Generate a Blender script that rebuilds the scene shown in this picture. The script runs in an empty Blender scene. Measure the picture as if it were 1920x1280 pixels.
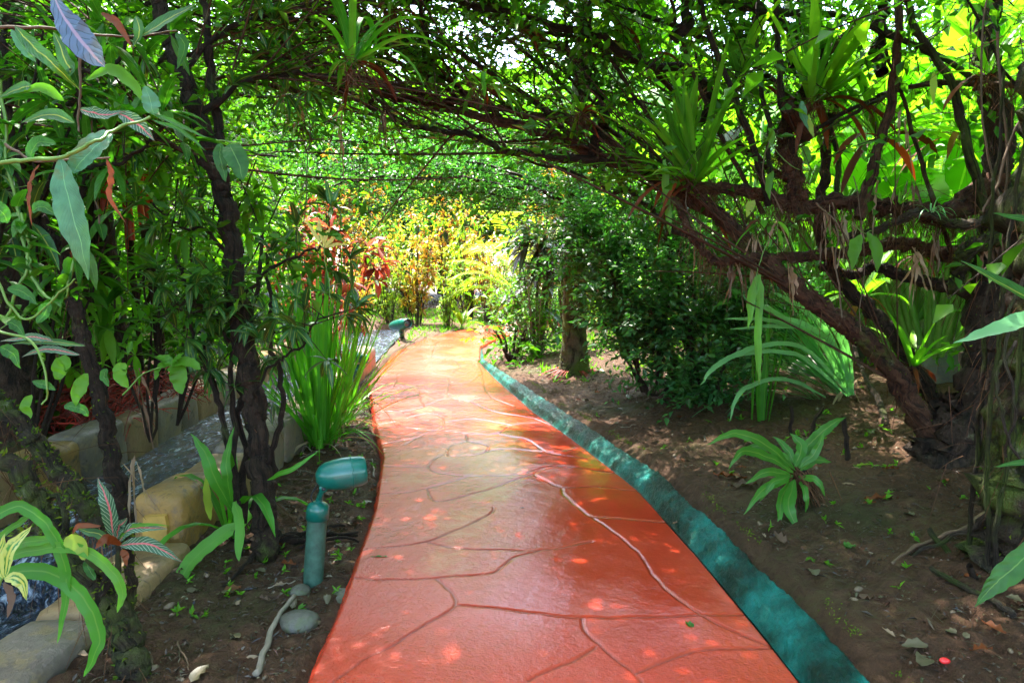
import bpy, math, random
import numpy as np
from mathutils import Vector
R = math.radians
scene = bpy.context.scene
COL = scene.collection

# ---------------------------------------------------------------- camera, sky, sun, exposure
CH, PITCH, FPX = 1.4, R(6.2), 1280.0
cd = bpy.data.cameras.new('camera'); cam = bpy.data.objects.new('camera', cd); COL.objects.link(cam)
cam.location = (0, 0, CH); cam.rotation_euler = (R(90) - PITCH, 0, 0)
cd.lens = 24.0; cd.sensor_width = 36.0; cd.clip_start = 0.05; cd.clip_end = 4000
scene.camera = cam
SUN = Vector((-0.26, 0.46, 1.0)).normalized()
w = bpy.data.worlds.new('World'); scene.world = w; w.use_nodes = True
nt = w.node_tree; bg = nt.nodes['Background']
sky = nt.nodes.new('ShaderNodeTexSky'); sky.sky_type = 'NISHITA'; sky.sun_disc = False
sky.sun_elevation = math.asin(SUN.z); sky.sun_rotation = math.atan2(SUN.x, SUN.y)
sky.air_density = 1.0; sky.dust_density = 2.5; sky.ozone_density = 1.0
nt.links.new(sky.outputs[0], bg.inputs[0]); bg.inputs[1].default_value = 0.15
sl = bpy.data.lights.new('sun', 'SUN'); sl.energy = 2.3; sl.angle = R(0.5); sl.color = (1.0, 0.94, 0.84)
so = bpy.data.objects.new('sun', sl); COL.objects.link(so); so.location = SUN * 50
so.rotation_euler = SUN.to_track_quat('Z', 'Y').to_euler()
scene.view_settings.view_transform = 'Standard'; scene.view_settings.look = 'None'
scene.view_settings.exposure = 3.58; scene.view_settings.gamma = 1
scene.cycles.max_bounces = 9; scene.cycles.diffuse_bounces = 5; scene.cycles.glossy_bounces = 3
scene.cycles.transmission_bounces = 5; scene.cycles.sample_clamp_indirect = 6
scene.cycles.use_denoising = True; scene.cycles.caustics_reflective = False; scene.cycles.caustics_refractive = False
scene.render.engine = 'CYCLES'

# ---------------------------------------------------------------- pixel helpers (photo pixels, 1920 x 1280)
def P(px, py, dep):
    xc, yc = (px - 960) / FPX, (640 - py) / FPX
    return np.array([xc * dep, dep * (math.cos(PITCH) + yc * math.sin(PITCH)), CH + dep * (-math.sin(PITCH) + yc * math.cos(PITCH))])
def PG(px, py, z=0.0):
    yc = (640 - py) / FPX
    t = (z - CH) / (-math.sin(PITCH) + yc * math.cos(PITCH))
    return np.array([(px - 960) / FPX * t, t * (math.cos(PITCH) + yc * math.sin(PITCH)), z])

# ---------------------------------------------------------------- mesh builder
def nrm(v): return v / np.maximum(np.linalg.norm(v, axis=-1, keepdims=True), 1e-9)
def V3(*a): return np.array(a, float)
class MB:
    def __init__(s): s.v = []; s.q = []; s.t = []; s.uq = []; s.ut = []; s.n = 0; s.mq = []; s.mt = []; s.att = []
    def add(s, v, q=None, t=None, uv=None, mat=0):
        v = np.asarray(v, float).reshape(-1, 3); uv = np.zeros((len(v), 2)) if uv is None else uv
        if q is not None and len(q):
            q = np.asarray(q, int); s.q.append(q + s.n); s.uq.append(uv[q]); s.mq.append(np.full(len(q), mat))
        if t is not None and len(t):
            t = np.asarray(t, int); s.t.append(t + s.n); s.ut.append(uv[t]); s.mt.append(np.full(len(t), mat))
        s.v.append(v); s.n += len(v)
    def tube(s, pts, rad, sides=8, rng=None, lump=0.0, mat=0, cap=False):
        pts = np.asarray(pts, float); k = len(pts); rad = np.broadcast_to(np.asarray(rad, float), (k,))
        T = nrm(np.gradient(pts, axis=0)); m = nrm(pts[-1] - pts[0])
        ref = V3(0, 0, 1) if abs(m[2]) < .75 else V3(0.3, 1, 0)
        A = nrm(np.cross(T, ref)); B = np.cross(T, A)
        a = np.linspace(0, 2 * math.pi, sides, endpoint=False)
        rr = rad[:, None] * np.ones((k, sides))
        if lump and rng is not None:
            g = rng.standard_normal((k, sides)); g = (g + np.roll(g, 1, 1) + np.roll(g, 1, 0)) / 1.7
            rr = rr * (1 + lump * g)
        v = pts[:, None] + rr[..., None] * (np.cos(a)[None, :, None] * A[:, None] + np.sin(a)[None, :, None] * B[:, None])
        i = np.arange(k - 1)[:, None] * sides; j = np.arange(sides)[None]; j2 = (j + 1) % sides
        q = np.stack([i + j, i + j2, i + sides + j2, i + sides + j], -1).reshape(-1, 4)
        L = np.concatenate([[0], np.cumsum(np.linalg.norm(np.diff(pts, axis=0), axis=1))])
        uv = np.stack(np.broadcast_arrays(np.arange(sides)[None] / sides, L[:, None]), -1).reshape(-1, 2)
        t = None; v = v.reshape(-1, 3)
        if cap:
            v = np.vstack([v, pts[:1] - T[:1] * 0, pts[-1:]]); c0 = k * sides
            uv = np.vstack([uv, [[0, 0], [0, 0]]])
            t = [(c0, (x + 1) % sides, x) for x in range(sides)] + [(c0 + 1, (k - 1) * sides + x, (k - 1) * sides + (x + 1) % sides) for x in range(sides)]
        s.add(v, q, t, uv, mat)
    def twigs(s, p0, D, L, r, droop, rng, seg=3, mat=0):
        n = len(p0)
        if not n: return
        pts = curve_batch(p0, D, L, droop, seg); T = nrm(np.gradient(pts, axis=1))
        ref = nrm(rng.standard_normal((n, 1, 3))); A = nrm(np.cross(T, ref)); B = np.cross(T, A)
        rr = (np.broadcast_to(np.asarray(r, float).reshape(-1, 1), (n, 1)) * np.linspace(1, .35, seg + 1)[None])[..., None]
        a = [0, 2.094, 4.189]
        v = np.stack([pts + rr * (math.cos(x) * A + math.sin(x) * B) for x in a], 2).reshape(-1, 3)
        base = (np.arange(n) * (seg + 1) * 3)[:, None, None]; i = (np.arange(seg) * 3)[None, :, None]; j = np.arange(3)[None, None]; j2 = (j + 1) % 3
        q = np.stack(np.broadcast_arrays(base + i + j, base + i + j2, base + i + 3 + j2, base + i + 3 + j), -1).reshape(-1, 4)
        s.add(v, q, None, None, mat)
    def diamonds(s, O, D, U, L, W, rng=None, fold=.25, mat=0, bend=.15):
        n = len(O)
        if not n: return
        L = np.broadcast_to(L, (n,))[:, None]; W = np.broadcast_to(W, (n,))[:, None]
        D = nrm(D); S = nrm(np.cross(D, U)); N = np.cross(S, D)
        m = O + D * L * .45
        v = np.stack([O, m + S * W * .5 + N * W * fold, O + D * L - N * L * bend, m - S * W * .5 + N * W * fold], 1).reshape(-1, 3)
        b = (np.arange(n) * 4)[:, None]
        t = np.concatenate([b + [0, 1, 2], b + [0, 2, 3]], 0)
        uv = np.tile([[.5, 0], [1, .5], [.5, 1], [0, .5]], (n, 1))
        s.add(v, None, t, uv, mat)
    def leaves(s, O, D, U, L, W, droop=.8, fold=.18, seg=5, prof='lance', rng=None, wave=0., mat=0, twist=0.):
        n = len(O)
        if not n: return
        bc = lambda x: np.broadcast_to(np.asarray(x, float), (n,))[:, None]
        L, W, dr = bc(L), bc(W), bc(droop); D = nrm(np.asarray(D, float)); U = np.asarray(U, float)
        S = nrm(np.cross(D, U)); tt = np.linspace(0, 1, seg + 1)
        if prof == 'lance': pr = np.sin(math.pi * np.clip(tt, .0, 1) ** .8) ** .9
        elif prof == 'oval': pr = np.sin(math.pi * tt ** .75) ** .6
        elif prof == 'heart': pr = np.sin(math.pi * np.clip(tt * .93 + .07, 0, 1) ** .55) ** .75
        elif prof == 'obov': pr = np.sin(math.pi * tt ** 1.5) ** .7
        elif prof == 'strap': pr = np.clip(tt / .1, .35, 1) * np.clip((1 - tt) / .3, 0, 1) ** .6
        elif prof == 'blade': pr = np.clip(.5 + tt * 1.2, 0, 1) * np.clip((1 - tt) / .75, 0, 1) ** .8
        pr = np.maximum(pr, .03)
        p = np.array(O, float); d = D; out = []; uvs = []
        down = V3(0, 0, -1)
        for k in range(seg + 1):
            t = tt[k]
            N = nrm(np.cross(S, d)); w = W * .5 * pr[k]
            up = N * (w * 2 * fold)
            Sx = S
            if twist: Sx = nrm(S * math.cos(twist * t) + N * math.sin(twist * t))
            wv = 0
            if wave: wv = N * W * wave * np.sin(t * 19 + bc(np.arange(n) * 1.7))
            wv2 = N * W * wave * np.sin(t * 19 + 1.3 + bc(np.arange(n) * 2.1)) if wave else 0
            out.append(np.stack([p - Sx * w + up + wv, p, p + Sx * w + up + wv2], 1))
            uvs.append(np.array([[0, t], [.5, t], [1, t]]))
            if k < seg:
                p = p + d * L / seg
                d = nrm(D + down * dr * tt[k + 1] ** 1.2)
                S = nrm(S - d * np.sum(S * d, 1, keepdims=True))
        v = np.stack(out, 1).reshape(-1, 3)
        uv = np.tile(np.concatenate(uvs), (n, 1))
        b = (np.arange(n) * (seg + 1) * 3)[:, None, None]; i = (np.arange(seg) * 3)[None, :, None]; j = np.arange(2)[None, None]
        q = np.stack(np.broadcast_arrays(b + i + j, b + i + j + 1, b + i + j + 4, b + i + j + 3), -1).reshape(-1, 4)
        s.add(v, q, None, uv, mat)
    def build(s, name, mats, parent=None, loc=None, smooth=True):
        v = np.concatenate(s.v) if s.v else np.zeros((0, 3))
        off = np.zeros(3) if loc is None else np.asarray(loc, float)
        if parent is not None and loc is None: off = np.array(parent.location)
        v = v - off
        q = np.concatenate(s.q) if s.q else np.zeros((0, 4), int); t = np.concatenate(s.t) if s.t else np.zeros((0, 3), int)
        me = bpy.data.meshes.new(name); me.vertices.add(len(v)); me.vertices.foreach_set('co', v.ravel().astype('f'))
        nl = q.size + t.size; me.loops.add(nl); me.loops.foreach_set('vertex_index', np.concatenate([q.ravel(), t.ravel()]).astype('i'))
        me.polygons.add(len(q) + len(t))
        st = np.concatenate([np.arange(len(q)) * 4, q.size + np.arange(len(t)) * 3]).astype('i')
        me.polygons.foreach_set('loop_start', st)
        try: me.polygons.foreach_set('loop_total', np.concatenate([np.full(len(q), 4), np.full(len(t), 3)]).astype('i'))
        except Exception: pass
        mi = np.concatenate(s.mq + s.mt).astype('i') if (s.mq or s.mt) else np.zeros(0, 'i')
        me.polygons.foreach_set('material_index', mi)
        me.polygons.foreach_set('use_smooth', np.full(len(q) + len(t), smooth))
        uvl = me.uv_layers.new(name='UVMap')
        uvs = [u.reshape(-1, 2) for u in s.uq] + [u.reshape(-1, 2) for u in s.ut]
        if uvs: uvl.data.foreach_set('uv', np.concatenate(uvs).ravel().astype('f'))
        me.update(calc_edges=True); me.validate()
        for m in (mats if isinstance(mats, (list, tuple)) else [mats]): me.materials.append(m)
        o = bpy.data.objects.new(name, me); COL.objects.link(o)
        if parent is not None: o.parent = parent
        o.location = (0, 0, 0) if parent is not None else off
        return o
def curve_batch(p0, D, L, droop, seg):
    n = len(p0); L = np.broadcast_to(L, (n,))[:, None]; dr = np.broadcast_to(droop, (n,))[:, None]
    D = nrm(D); p = np.array(p0, float); out = [p]; d = D
    for k in range(seg):
        p = p + d * L / seg; out.append(p); d = nrm(D + V3(0, 0, -1) * dr * (k + 1) / seg)
    return np.stack(out, 1)
def smooth_path(pts, per=8, wig=0., rng=None):
    p = np.asarray(pts, float); p = np.vstack([2 * p[0] - p[1], p, 2 * p[-1] - p[-2]]); out = []
    for i in range(1, len(p) - 2):
        for t in np.linspace(0, 1, per, endpoint=False):
            a, b, c, d = p[i - 1:i + 3]
            out.append(.5 * (2 * b + (c - a) * t + (2 * a - 5 * b + 4 * c - d) * t * t + (3 * b - a - 3 * c + d) * t ** 3))
    out.append(p[-2]); out = np.array(out)
    if wig and rng is not None:
        g = rng.standard_normal(out.shape); g[1:-1] = (g[:-2] + g[1:-1] + g[2:]) / 2; g[0] = 0
        out = out + g * wig
    return out
def px_path(L, per=8, wig=0., rng=None): return smooth_path([P(*a) for a in L], per, wig, rng)
def taper(k, r0, r1, pw=1.): return r0 + (r1 - r0) * np.linspace(0, 1, k) ** pw

def sprigs(lb, tb, P0, D, L, M, ll, lw, rng, droop=.3, tr=.003, start=.2, spread=.9, big=None, seg=3, ldroop=.5, prof='lance', fold=.18):
    """N twigs, each with M leaves set alternately along it"""
    n = len(P0)
    if not n: return
    L = np.broadcast_to(L, (n,)); D = nrm(D)
    if tb is not None: tb.twigs(P0, D, L, tr, droop, rng, seg)
    pts = curve_batch(P0, D, L, droop, 6)
    ts = np.linspace(start, 1, M) * 6
    i = np.minimum(ts.astype(int), 5); f = (ts - i)[None, :, None]
    O = pts[:, i] * (1 - f) + pts[:, i + 1] * f; T = nrm(pts[:, i + 1] - pts[:, i])
    side = nrm(np.cross(T, rng.standard_normal((n, 1, 3)) * .35 + V3(0, 0, 1)))
    sg = np.where(np.arange(M) % 2 == 0, 1, -1)[None, :, None]
    ld = T * (.35 + .5 * (np.arange(M) / max(M - 1, 1))[None, :, None] ** 2) + side * sg * spread + rng.standard_normal((n, M, 3)) * .28
    U = V3(0, 0, 1) + rng.standard_normal((n, M, 3)) * .45
    sz = (.65 + .6 * rng.random(n * M))
    O, ld, U = O.reshape(-1, 3), ld.reshape(-1, 3), U.reshape(-1, 3)
    if big: lb.leaves(O, ld, U, ll * sz, lw * sz, droop=ldroop, seg=big, prof=prof, fold=fold)
    else: lb.diamonds(O, ld, U, ll * sz, lw * sz)
def blob(rng, n, c, r, clumps=30, cs=.22, shell=.35):
    """n points of a clumpy crown, with outward directions"""
    c = np.asarray(c, float); r = np.asarray(r, float)
    cc = nrm(rng.standard_normal((clumps, 3))) * (shell + (1 - shell) * rng.random((clumps, 1)) ** .5)
    wt = .3 + rng.random(clumps); k = rng.choice(clumps, n, p=wt / wt.sum())
    p = cc[k] + rng.standard_normal((n, 3)) * cs * (.6 + .8 * rng.random(clumps))[k][:, None]
    return c + p * r, nrm(p * .8 + rng.standard_normal((n, 3)) * .5 + V3(0, 0, .25))

# ---------------------------------------------------------------- materials
def new_mat(name):
    m = bpy.data.materials.new(name); m.use_nodes = True; t = m.node_tree; t.nodes.clear()
    out = t.nodes.new('ShaderNodeOutputMaterial'); return m, t, out
def N(t, typ, **kw):
    n = t.nodes.new(typ)
    for k, v in kw.items():
        if k in n.inputs.keys() if isinstance(k, str) else False: n.inputs[k].default_value = v
        else: setattr(n, k, v)
    return n
def ramp(t, src, stops, interp='LINEAR'):
    r = t.nodes.new('ShaderNodeValToRGB'); r.color_ramp.interpolation = interp; e = r.color_ramp.elements
    while len(e) < len(stops): e.new(.5)
    for i, (p, c) in enumerate(stops): e[i].position = p; e[i].color = (*c, 1) if len(c) == 3 else c
    t.links.new(src, r.inputs[0]); return r.outputs[0]
def noise(t, scale, detail=3, rough=.6, vec=None, dist=0.):
    n = t.nodes.new('ShaderNodeTexNoise'); n.inputs['Scale'].default_value = scale; n.inputs['Detail'].default_value = detail
    n.inputs['Roughness'].default_value = rough; n.inputs['Distortion'].default_value = dist
    if vec is None:
        if 'tc' not in t.nodes: c = t.nodes.new('ShaderNodeTexCoord'); c.name = 'tc'
        vec = t.nodes['tc'].outputs['Object']
    t.links.new(vec, n.inputs['Vector']); return n.outputs['Fac']
def mixc(t, fac, a, b, mode='MIX'):
    m = t.nodes.new('ShaderNodeMix'); m.data_type = 'RGBA'; m.blend_type = mode
    for i, x in ((0, fac), (6, a), (7, b)):
        if hasattr(x, 'type') and hasattr(x, 'links'): t.links.new(x, m.inputs[i])
        elif i == 0: m.inputs[0].default_value = x
        else: m.inputs[i].default_value = (*x, 1)
    return m.outputs[2]
def math_(t, op, a, b=0.):
    m = t.nodes.new('ShaderNodeMath'); m.operation = op
    for i, x in ((0, a), (1, b)):
        if hasattr(x, 'links'): t.links.new(x, m.inputs[i])
        else: m.inputs[i].default_value = x
    return m.outputs[0]
def principled(t, out, col, rough=.6, bump=None, bstr=.3, bdist=.02, spec=.5, coat=0., metal=0., coatr=.1):
    p = t.nodes.new('ShaderNodeBsdfPrincipled')
    for k, x in (('Base Color', col), ('Roughness', rough)):
        if hasattr(x, 'links'): t.links.new(x, p.inputs[k])
        else: p.inputs[k].default_value = (*x, 1) if k == 'Base Color' else x
    p.inputs['Specular IOR Level'].default_value = spec; p.inputs['Metallic'].default_value = metal
    if hasattr(coat, 'links'): t.links.new(coat, p.inputs['Coat Weight'])
    else: p.inputs['Coat Weight'].default_value = coat
    p.inputs['Coat Roughness'].default_value = coatr
    if bump is not None:
        b = t.nodes.new('ShaderNodeBump'); b.inputs['Strength'].default_value = bstr; b.inputs['Distance'].default_value = bdist
        t.links.new(bump, b.inputs['Height']); t.links.new(b.outputs[0], p.inputs['Normal'])
    if out is not None: t.links.new(p.outputs[0], out.inputs[0])
    return p
def leaf_mat(name, cols, rough=.38, tr=.42, rib=None, ribw=.05, veins=0, veincol=None, tint=(1.5, 1.7, .45), stripe=None, spec=.5, spots=None, scale=3.):
    m, t, out = new_mat(name)
    g = t.nodes.new('ShaderNodeNewGeometry'); tc = t.nodes.new('ShaderNodeTexCoord'); tc.name = 'tc'
    c = ramp(t, g.outputs['Random Per Island'], [(i / max(len(cols) - 1, 1), x) for i, x in enumerate(cols)])
    nz = noise(t, scale, 2)
    c = mixc(t, 1., c, ramp(t, nz, [(.3, (.72, .72, .72)), (.7, (1.25, 1.25, 1.25))]), 'MULTIPLY')
    sx = t.nodes.new('ShaderNodeSeparateXYZ'); t.links.new(tc.outputs['UV'], sx.inputs[0])
    du = math_(t, 'ABSOLUTE', math_(t, 'SUBTRACT', sx.outputs[0], .5))
    bump = None
    if veins:
        ph = math_(t, 'SUBTRACT', math_(t, 'MULTIPLY', sx.outputs[1], veins), math_(t, 'MULTIPLY', du, veins * .35))
        vv = math_(t, 'ABSOLUTE', math_(t, 'SUBTRACT', math_(t, 'FRACT', ph), .5)); bump = vv
        if veincol is not None: c = mixc(t, ramp(t, vv, [(.0, (1, 1, 1)), (.12, (0, 0, 0))]), c, veincol)
    if stripe is not None:
        ns = noise(t, 40, 2)
        c = mixc(t, ramp(t, math_(t, 'ADD', math_(t, 'MULTIPLY', du, 1.4), ns), [(.72, (0, 0, 0)), (.86, (1, 1, 1))]), c, stripe)
    if spots is not None: c = mixc(t, ramp(t, noise(t, 9, 4, .7), [(.6, (0, 0, 0)), (.68, (1, 1, 1))]), c, spots)
    if rib is not None: c = mixc(t, ramp(t, du, [(ribw, (1, 1, 1)), (ribw * 2, (0, 0, 0))]), c, rib)
    p = principled(t, None, c, rough + .04, bump, .35 if veins else 0, .004, spec * .65)
    tl = t.nodes.new('ShaderNodeBsdfTranslucent'); t.links.new(mixc(t, 1., c, tint, 'MULTIPLY'), tl.inputs[0])
    mx = t.nodes.new('ShaderNodeMixShader'); mx.inputs[0].default_value = tr
    t.links.new(p.outputs[0], mx.inputs[1]); t.links.new(tl.outputs[0], mx.inputs[2]); t.links.new(mx.outputs[0], out.inputs[0])
    return m
def bark_mat(name, a, b, moss=.5, rough=.75, mosscol=(.07, .10, .015), scale=14., rings=0):
    m, t, out = new_mat(name)
    n1 = noise(t, scale, 5, .7); n2 = noise(t, 3.5, 4, .65); n3 = noise(t, 60, 4, .7)
    c = ramp(t, n1, [(.3, a), (.7, b)])
    c = mixc(t, ramp(t, n3, [(.55, (0, 0, 0)), (.75, (.6, .6, .6))]), c, tuple(x * 1.9 + .01 for x in b))
    if moss > 0: c = mixc(t, ramp(t, n2, [(.62 - moss * .25, (0, 0, 0)), (.72 - moss * .2, (1, 1, 1))]), c, mosscol)
    mp = t.nodes.new('ShaderNodeMapping'); mp.inputs['Scale'].default_value = (11, 5, 1); t.links.new(t.nodes['tc'].outputs['UV'], mp.inputs[0])
    n4 = noise(t, 1., 6, .75, mp.outputs[0], .6); n5 = noise(t, 7., 5, .7)
    c = mixc(t, ramp(t, n4, [(.40, (.85,) * 3), (.50, (0, 0, 0))]), c, tuple(x * .25 for x in a))
    c = mixc(t, ramp(t, n5, [(.63, (0, 0, 0)), (.69, (.55,) * 3)]), c, (.20, .18, .13))
    h = math_(t, 'ADD', math_(t, 'ADD', n1, math_(t, 'MULTIPLY', n3, .5)), math_(t, 'MULTIPLY', n4, 1.6))
    principled(t, out, c, rough, h, 1., .03, .25)
    return m
def plain(name, col, rough=.5, var=.25, sc=12., **kw):
    m, t, out = new_mat(name)
    c = mixc(t, 1., col, ramp(t, noise(t, sc, 4), [(.3, (1 - var,) * 3), (.7, (1 + var,) * 3)]), 'MULTIPLY')
    principled(t, out, c, rough, noise(t, sc * 4, 3), kw.get('b', .3), .004, kw.get('spec', .5), kw.get('coat', 0.)); return m
G = {}
G['small'] = leaf_mat('leaf_small_green', [(.035, .12, .010), (.06, .19, .012), (.04, .15, .012), (.12, .28, .015)], .4, .48)
G['dark'] = leaf_mat('leaf_dark_green', [(.035, .12, .035), (.055, .17, .045), (.04, .14, .05), (.10, .24, .06)], .28, .42, spec=.6, tint=(1.3, 1.9, .5))
G['bright'] = leaf_mat('leaf_bright_green', [(.07, .22, .012), (.12, .32, .015), (.09, .26, .02), (.18, .38, .02)], .36, .48)
G['lime'] = leaf_mat('leaf_yellow_green', [(.15, .34, .03), (.26, .42, .04), (.36, .44, .07), (.18, .38, .03), (.42, .36, .08)], .4, .48, tint=(1.4, 1.5, .4))
G['orange'] = leaf_mat('leaf_croton', [(.55, .13, .03), (.60, .30, .04), (.26, .36, .03), (.60, .42, .05), (.24, .36, .03), (.45, .10, .05), (.18, .32, .02), (.62, .50, .07)], .38, .42, tint=(1.4, 1.2, .6))
G['copper'] = leaf_mat('leaf_copper', [(.20, .04, .035), (.34, .08, .06), (.12, .10, .03), (.42, .13, .09), (.10, .03, .03)], .33, .38, tint=(1.7, 1.0, .6))
G['purple'] = leaf_mat('leaf_purple_green', [(.03, .055, .04), (.07, .05, .05), (.03, .09, .035), (.12, .05, .05)], .24, .25, rib=(.10, .12, .08), veins=0, spec=.8)
G['strap'] = leaf_mat('leaf_strap', [(.06, .26, .015), (.09, .33, .02), (.05, .22, .02), (.13, .38, .025)], .4, .46, rib=(.12, .30, .04), ribw=.03, spec=.6)
G['pale_strap'] = leaf_mat('leaf_strap_pale', [(.16, .42, .17), (.22, .48, .24), (.13, .36, .13), (.28, .52, .28)], .32, .38, spec=.7, tint=(1.2, 1.6, .6))
G['brom'] = leaf_mat('leaf_bromeliad', [(.10, .30, .02), (.16, .42, .025), (.08, .26, .03), (.22, .46, .03)], .4, .5, rib=(.14, .34, .04), ribw=.02, spec=.6, spots=(.10, .20, .03))
G['fern'] = leaf_mat('leaf_nest_fern', [(.035, .15, .018), (.05, .20, .02), (.09, .27, .03)], .28, .4, rib=(.14, .26, .05), ribw=.03, veins=26, spec=.7)
G['broad'] = leaf_mat('leaf_broad', [(.07, .22, .015), (.11, .3, .02), (.15, .36, .02), (.09, .25, .02)], .36, .5, rib=(.22, .38, .06), ribw=.02, veins=22)
G['vine'] = leaf_mat('leaf_vine', [(.025, .12, .010), (.05, .19, .012), (.03, .13, .02), (.09, .24, .02)], .36, .42, rib=(.12, .28, .05), ribw=.015, veins=9, spec=.6, spots=(.05, .11, .015), scale=20.)
G['croton_dark'] = leaf_mat('leaf_croton_dark', [(.018, .08, .02), (.03, .12, .018), (.04, .14, .02), (.06, .07, .02)], .26, .32, rib=(.30, .34, .06), ribw=.03, veins=14, spec=.9, scale=20)
G['croton_pink'] = leaf_mat('leaf_croton_pink', [(.03, .10, .05), (.04, .12, .05)], .25, .25, rib=(.62, .12, .14), ribw=.04, veins=13, veincol=(.45, .55, .40), spec=.8)
G['croton_yel'] = leaf_mat('leaf_croton_yellow', [(.04, .20, .03), (.05, .24, .04)], .25, .35, rib=(.55, .52, .12), ribw=.06, stripe=(.50, .52, .14), spec=.7)
G['silver'] = leaf_mat('leaf_silver_green', [(.07, .21, .10), (.08, .23, .11)], .35, .25, rib=(.16, .38, .16), ribw=.012, veins=30, spec=.6, spots=(.12, .17, .06), scale=25.)
G['blue'] = leaf_mat('leaf_blue_glossy', [(.09, .13, .22), (.10, .15, .24)], .3, .1, rib=(.35, .25, .35), ribw=.04, veins=11, veincol=(.02, .04, .05), spec=.9)
G['cream'] = leaf_mat('leaf_cream', [(.65, .58, .16), (.7, .6, .12)], .4, .4, rib=(.7, .6, .2), tint=(1.2, 1.2, .7))
G['dead'] = leaf_mat('leaf_dead', [(.10, .055, .03), (.19, .11, .06), (.07, .035, .02), (.26, .17, .11), (.16, .06, .03)], .6, .25, tint=(1.3, 1., .6))
G['tan'] = leaf_mat('leaf_dry_tan', [(.30, .20, .12), (.40, .29, .19), (.22, .13, .08)], .6, .35, tint=(1.2, 1., .7))
G['rust'] = leaf_mat('leaf_rust', [(.14, .03, .01), (.22, .06, .015), (.10, .025, .01)], .45, .3, tint=(1.4, .9, .4))
G['litter'] = leaf_mat('leaf_litter', [(.05, .035, .028), (.09, .06, .04), (.04, .04, .045), (.14, .10, .06), (.06, .07, .03), (.11, .04, .025), (.03, .025, .02)], .4, .05, spec=.6)
G['moss'] = leaf_mat('moss_tufts', [(.05, .10, .01), (.10, .17, .015), (.17, .22, .02), (.04, .07, .012)], .8, .3, spec=.2)
G['root'] = leaf_mat('root_fibre', [(.09, .045, .025), (.16, .08, .04), (.05, .025, .018)], .8, .1, spec=.2)
G['redroot'] = leaf_mat('root_red', [(.30, .02, .015), (.42, .04, .02), (.18, .02, .015), (.10, .03, .02)], .5, .1, spec=.5)
G['bark'] = bark_mat('bark_dark', (.016, .010, .006), (.065, .036, .022), .15)
G['bark_red'] = bark_mat('bark_red', (.035, .016, .010), (.15, .062, .032), .1)
G['bark_moss'] = bark_mat('bark_mossy', (.028, .020, .012), (.075, .05, .03), .75)
G['bark_grey'] = bark_mat('bark_grey', (.05, .035, .025), (.13, .095, .065), .4)
G['palm_bark'] = bark_mat('bark_palm', (.06, .05, .03), (.15, .13, .08), .8, mosscol=(.09, .13, .02), scale=9)
G['green_stem'] = plain('stem_green', (.11, .22, .03), .5)
G['red_stem'] = plain('stem_red', (.48, .035, .015), .35)
G['brown_twig'] = plain('twig_brown', (.11, .065, .035), .7)
G['grey_twig'] = plain('twig_grey', (.22, .18, .13), .75)

def soil():
    m, t, out = new_mat('soil')
    n1 = noise(t, 2.2, 6, .65); n2 = noise(t, 28, 6, .75); n3 = noise(t, 110, 4, .7); n4 = noise(t, .9, 5, .6)
    c = ramp(t, n2, [(.3, (.045, .021, .010)), (.55, (.14, .065, .032)), (.75, (.27, .15, .08))])
    c = mixc(t, ramp(t, n1, [(.35, (0, 0, 0)), (.7, (.6, .6, .6))]), c, (.045, .022, .011))
    c = mixc(t, ramp(t, math_(t, 'ADD', math_(t, 'MULTIPLY', n4, .7), math_(t, 'MULTIPLY', n2, .4)), [(.57, (0, 0, 0)), (.68, (.75, .75, .75))]), c, (.05, .062, .014))
    h = math_(t, 'ADD', math_(t, 'MULTIPLY', n2, 1.), math_(t, 'MULTIPLY', n3, .5))
    principled(t, out, c, ramp(t, n1, [(.3, (.5,) * 3), (.7, (.9,) * 3)]), h, 1., .04, .25)
    return m
G['soil'] = soil()
def path_mat():
    m, t, out = new_mat('path_red')
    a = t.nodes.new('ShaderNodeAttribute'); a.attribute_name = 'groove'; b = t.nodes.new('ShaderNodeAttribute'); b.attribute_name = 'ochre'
    d = t.nodes.new('ShaderNodeAttribute'); d.attribute_name = 'pits'
    n1 = noise(t, 1.3, 5, .6); n2 = noise(t, 5, 6, .7, dist=1.); n3 = noise(t, 75, 4, .6); n4 = noise(t, 26, 3, .55)
    c = ramp(t, n1, [(.3, (.40, .034, .013)), (.55, (.48, .044, .018)), (.75, (.47, .062, .034))])
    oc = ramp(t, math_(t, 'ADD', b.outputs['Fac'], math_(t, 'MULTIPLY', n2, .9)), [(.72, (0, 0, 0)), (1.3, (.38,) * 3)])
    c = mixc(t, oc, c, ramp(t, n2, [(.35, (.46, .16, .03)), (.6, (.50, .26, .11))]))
    c = mixc(t, ramp(t, n3, [(.66, (0, 0, 0)), (.8, (.45,) * 3)]), c, (.25, .04, .02))
    c = mixc(t, math_(t, 'MULTIPLY', a.outputs['Fac'], .75), c, (.17, .025, .012))
    ro = math_(t, 'ADD', ramp(t, n1, [(.35, (.07,) * 3), (.65, (.22,) * 3)]), math_(t, 'MULTIPLY', d.outputs['Fac'], .10))
    h = math_(t, 'ADD', math_(t, 'MULTIPLY', n3, math_(t, 'ADD', math_(t, 'MULTIPLY', d.outputs['Fac'], .8), .12)), math_(t, 'MULTIPLY', n4, math_(t, 'ADD', math_(t, 'MULTIPLY', d.outputs['Fac'], 1.0), .25)))
    c = mixc(t, ramp(t, noise(t, 3.3, 7, .8), [(.56, (0, 0, 0)), (.7, (.35,) * 3)]), c, (.22, .035, .018))
    c = mixc(t, ramp(t, noise(t, 190, 2, .5), [(.70, (0, 0, 0)), (.76, (.7,) * 3)]), c, (.06, .03, .02))
    principled(t, out, c, ro, h, .8, .007, .5)
    return m
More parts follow.
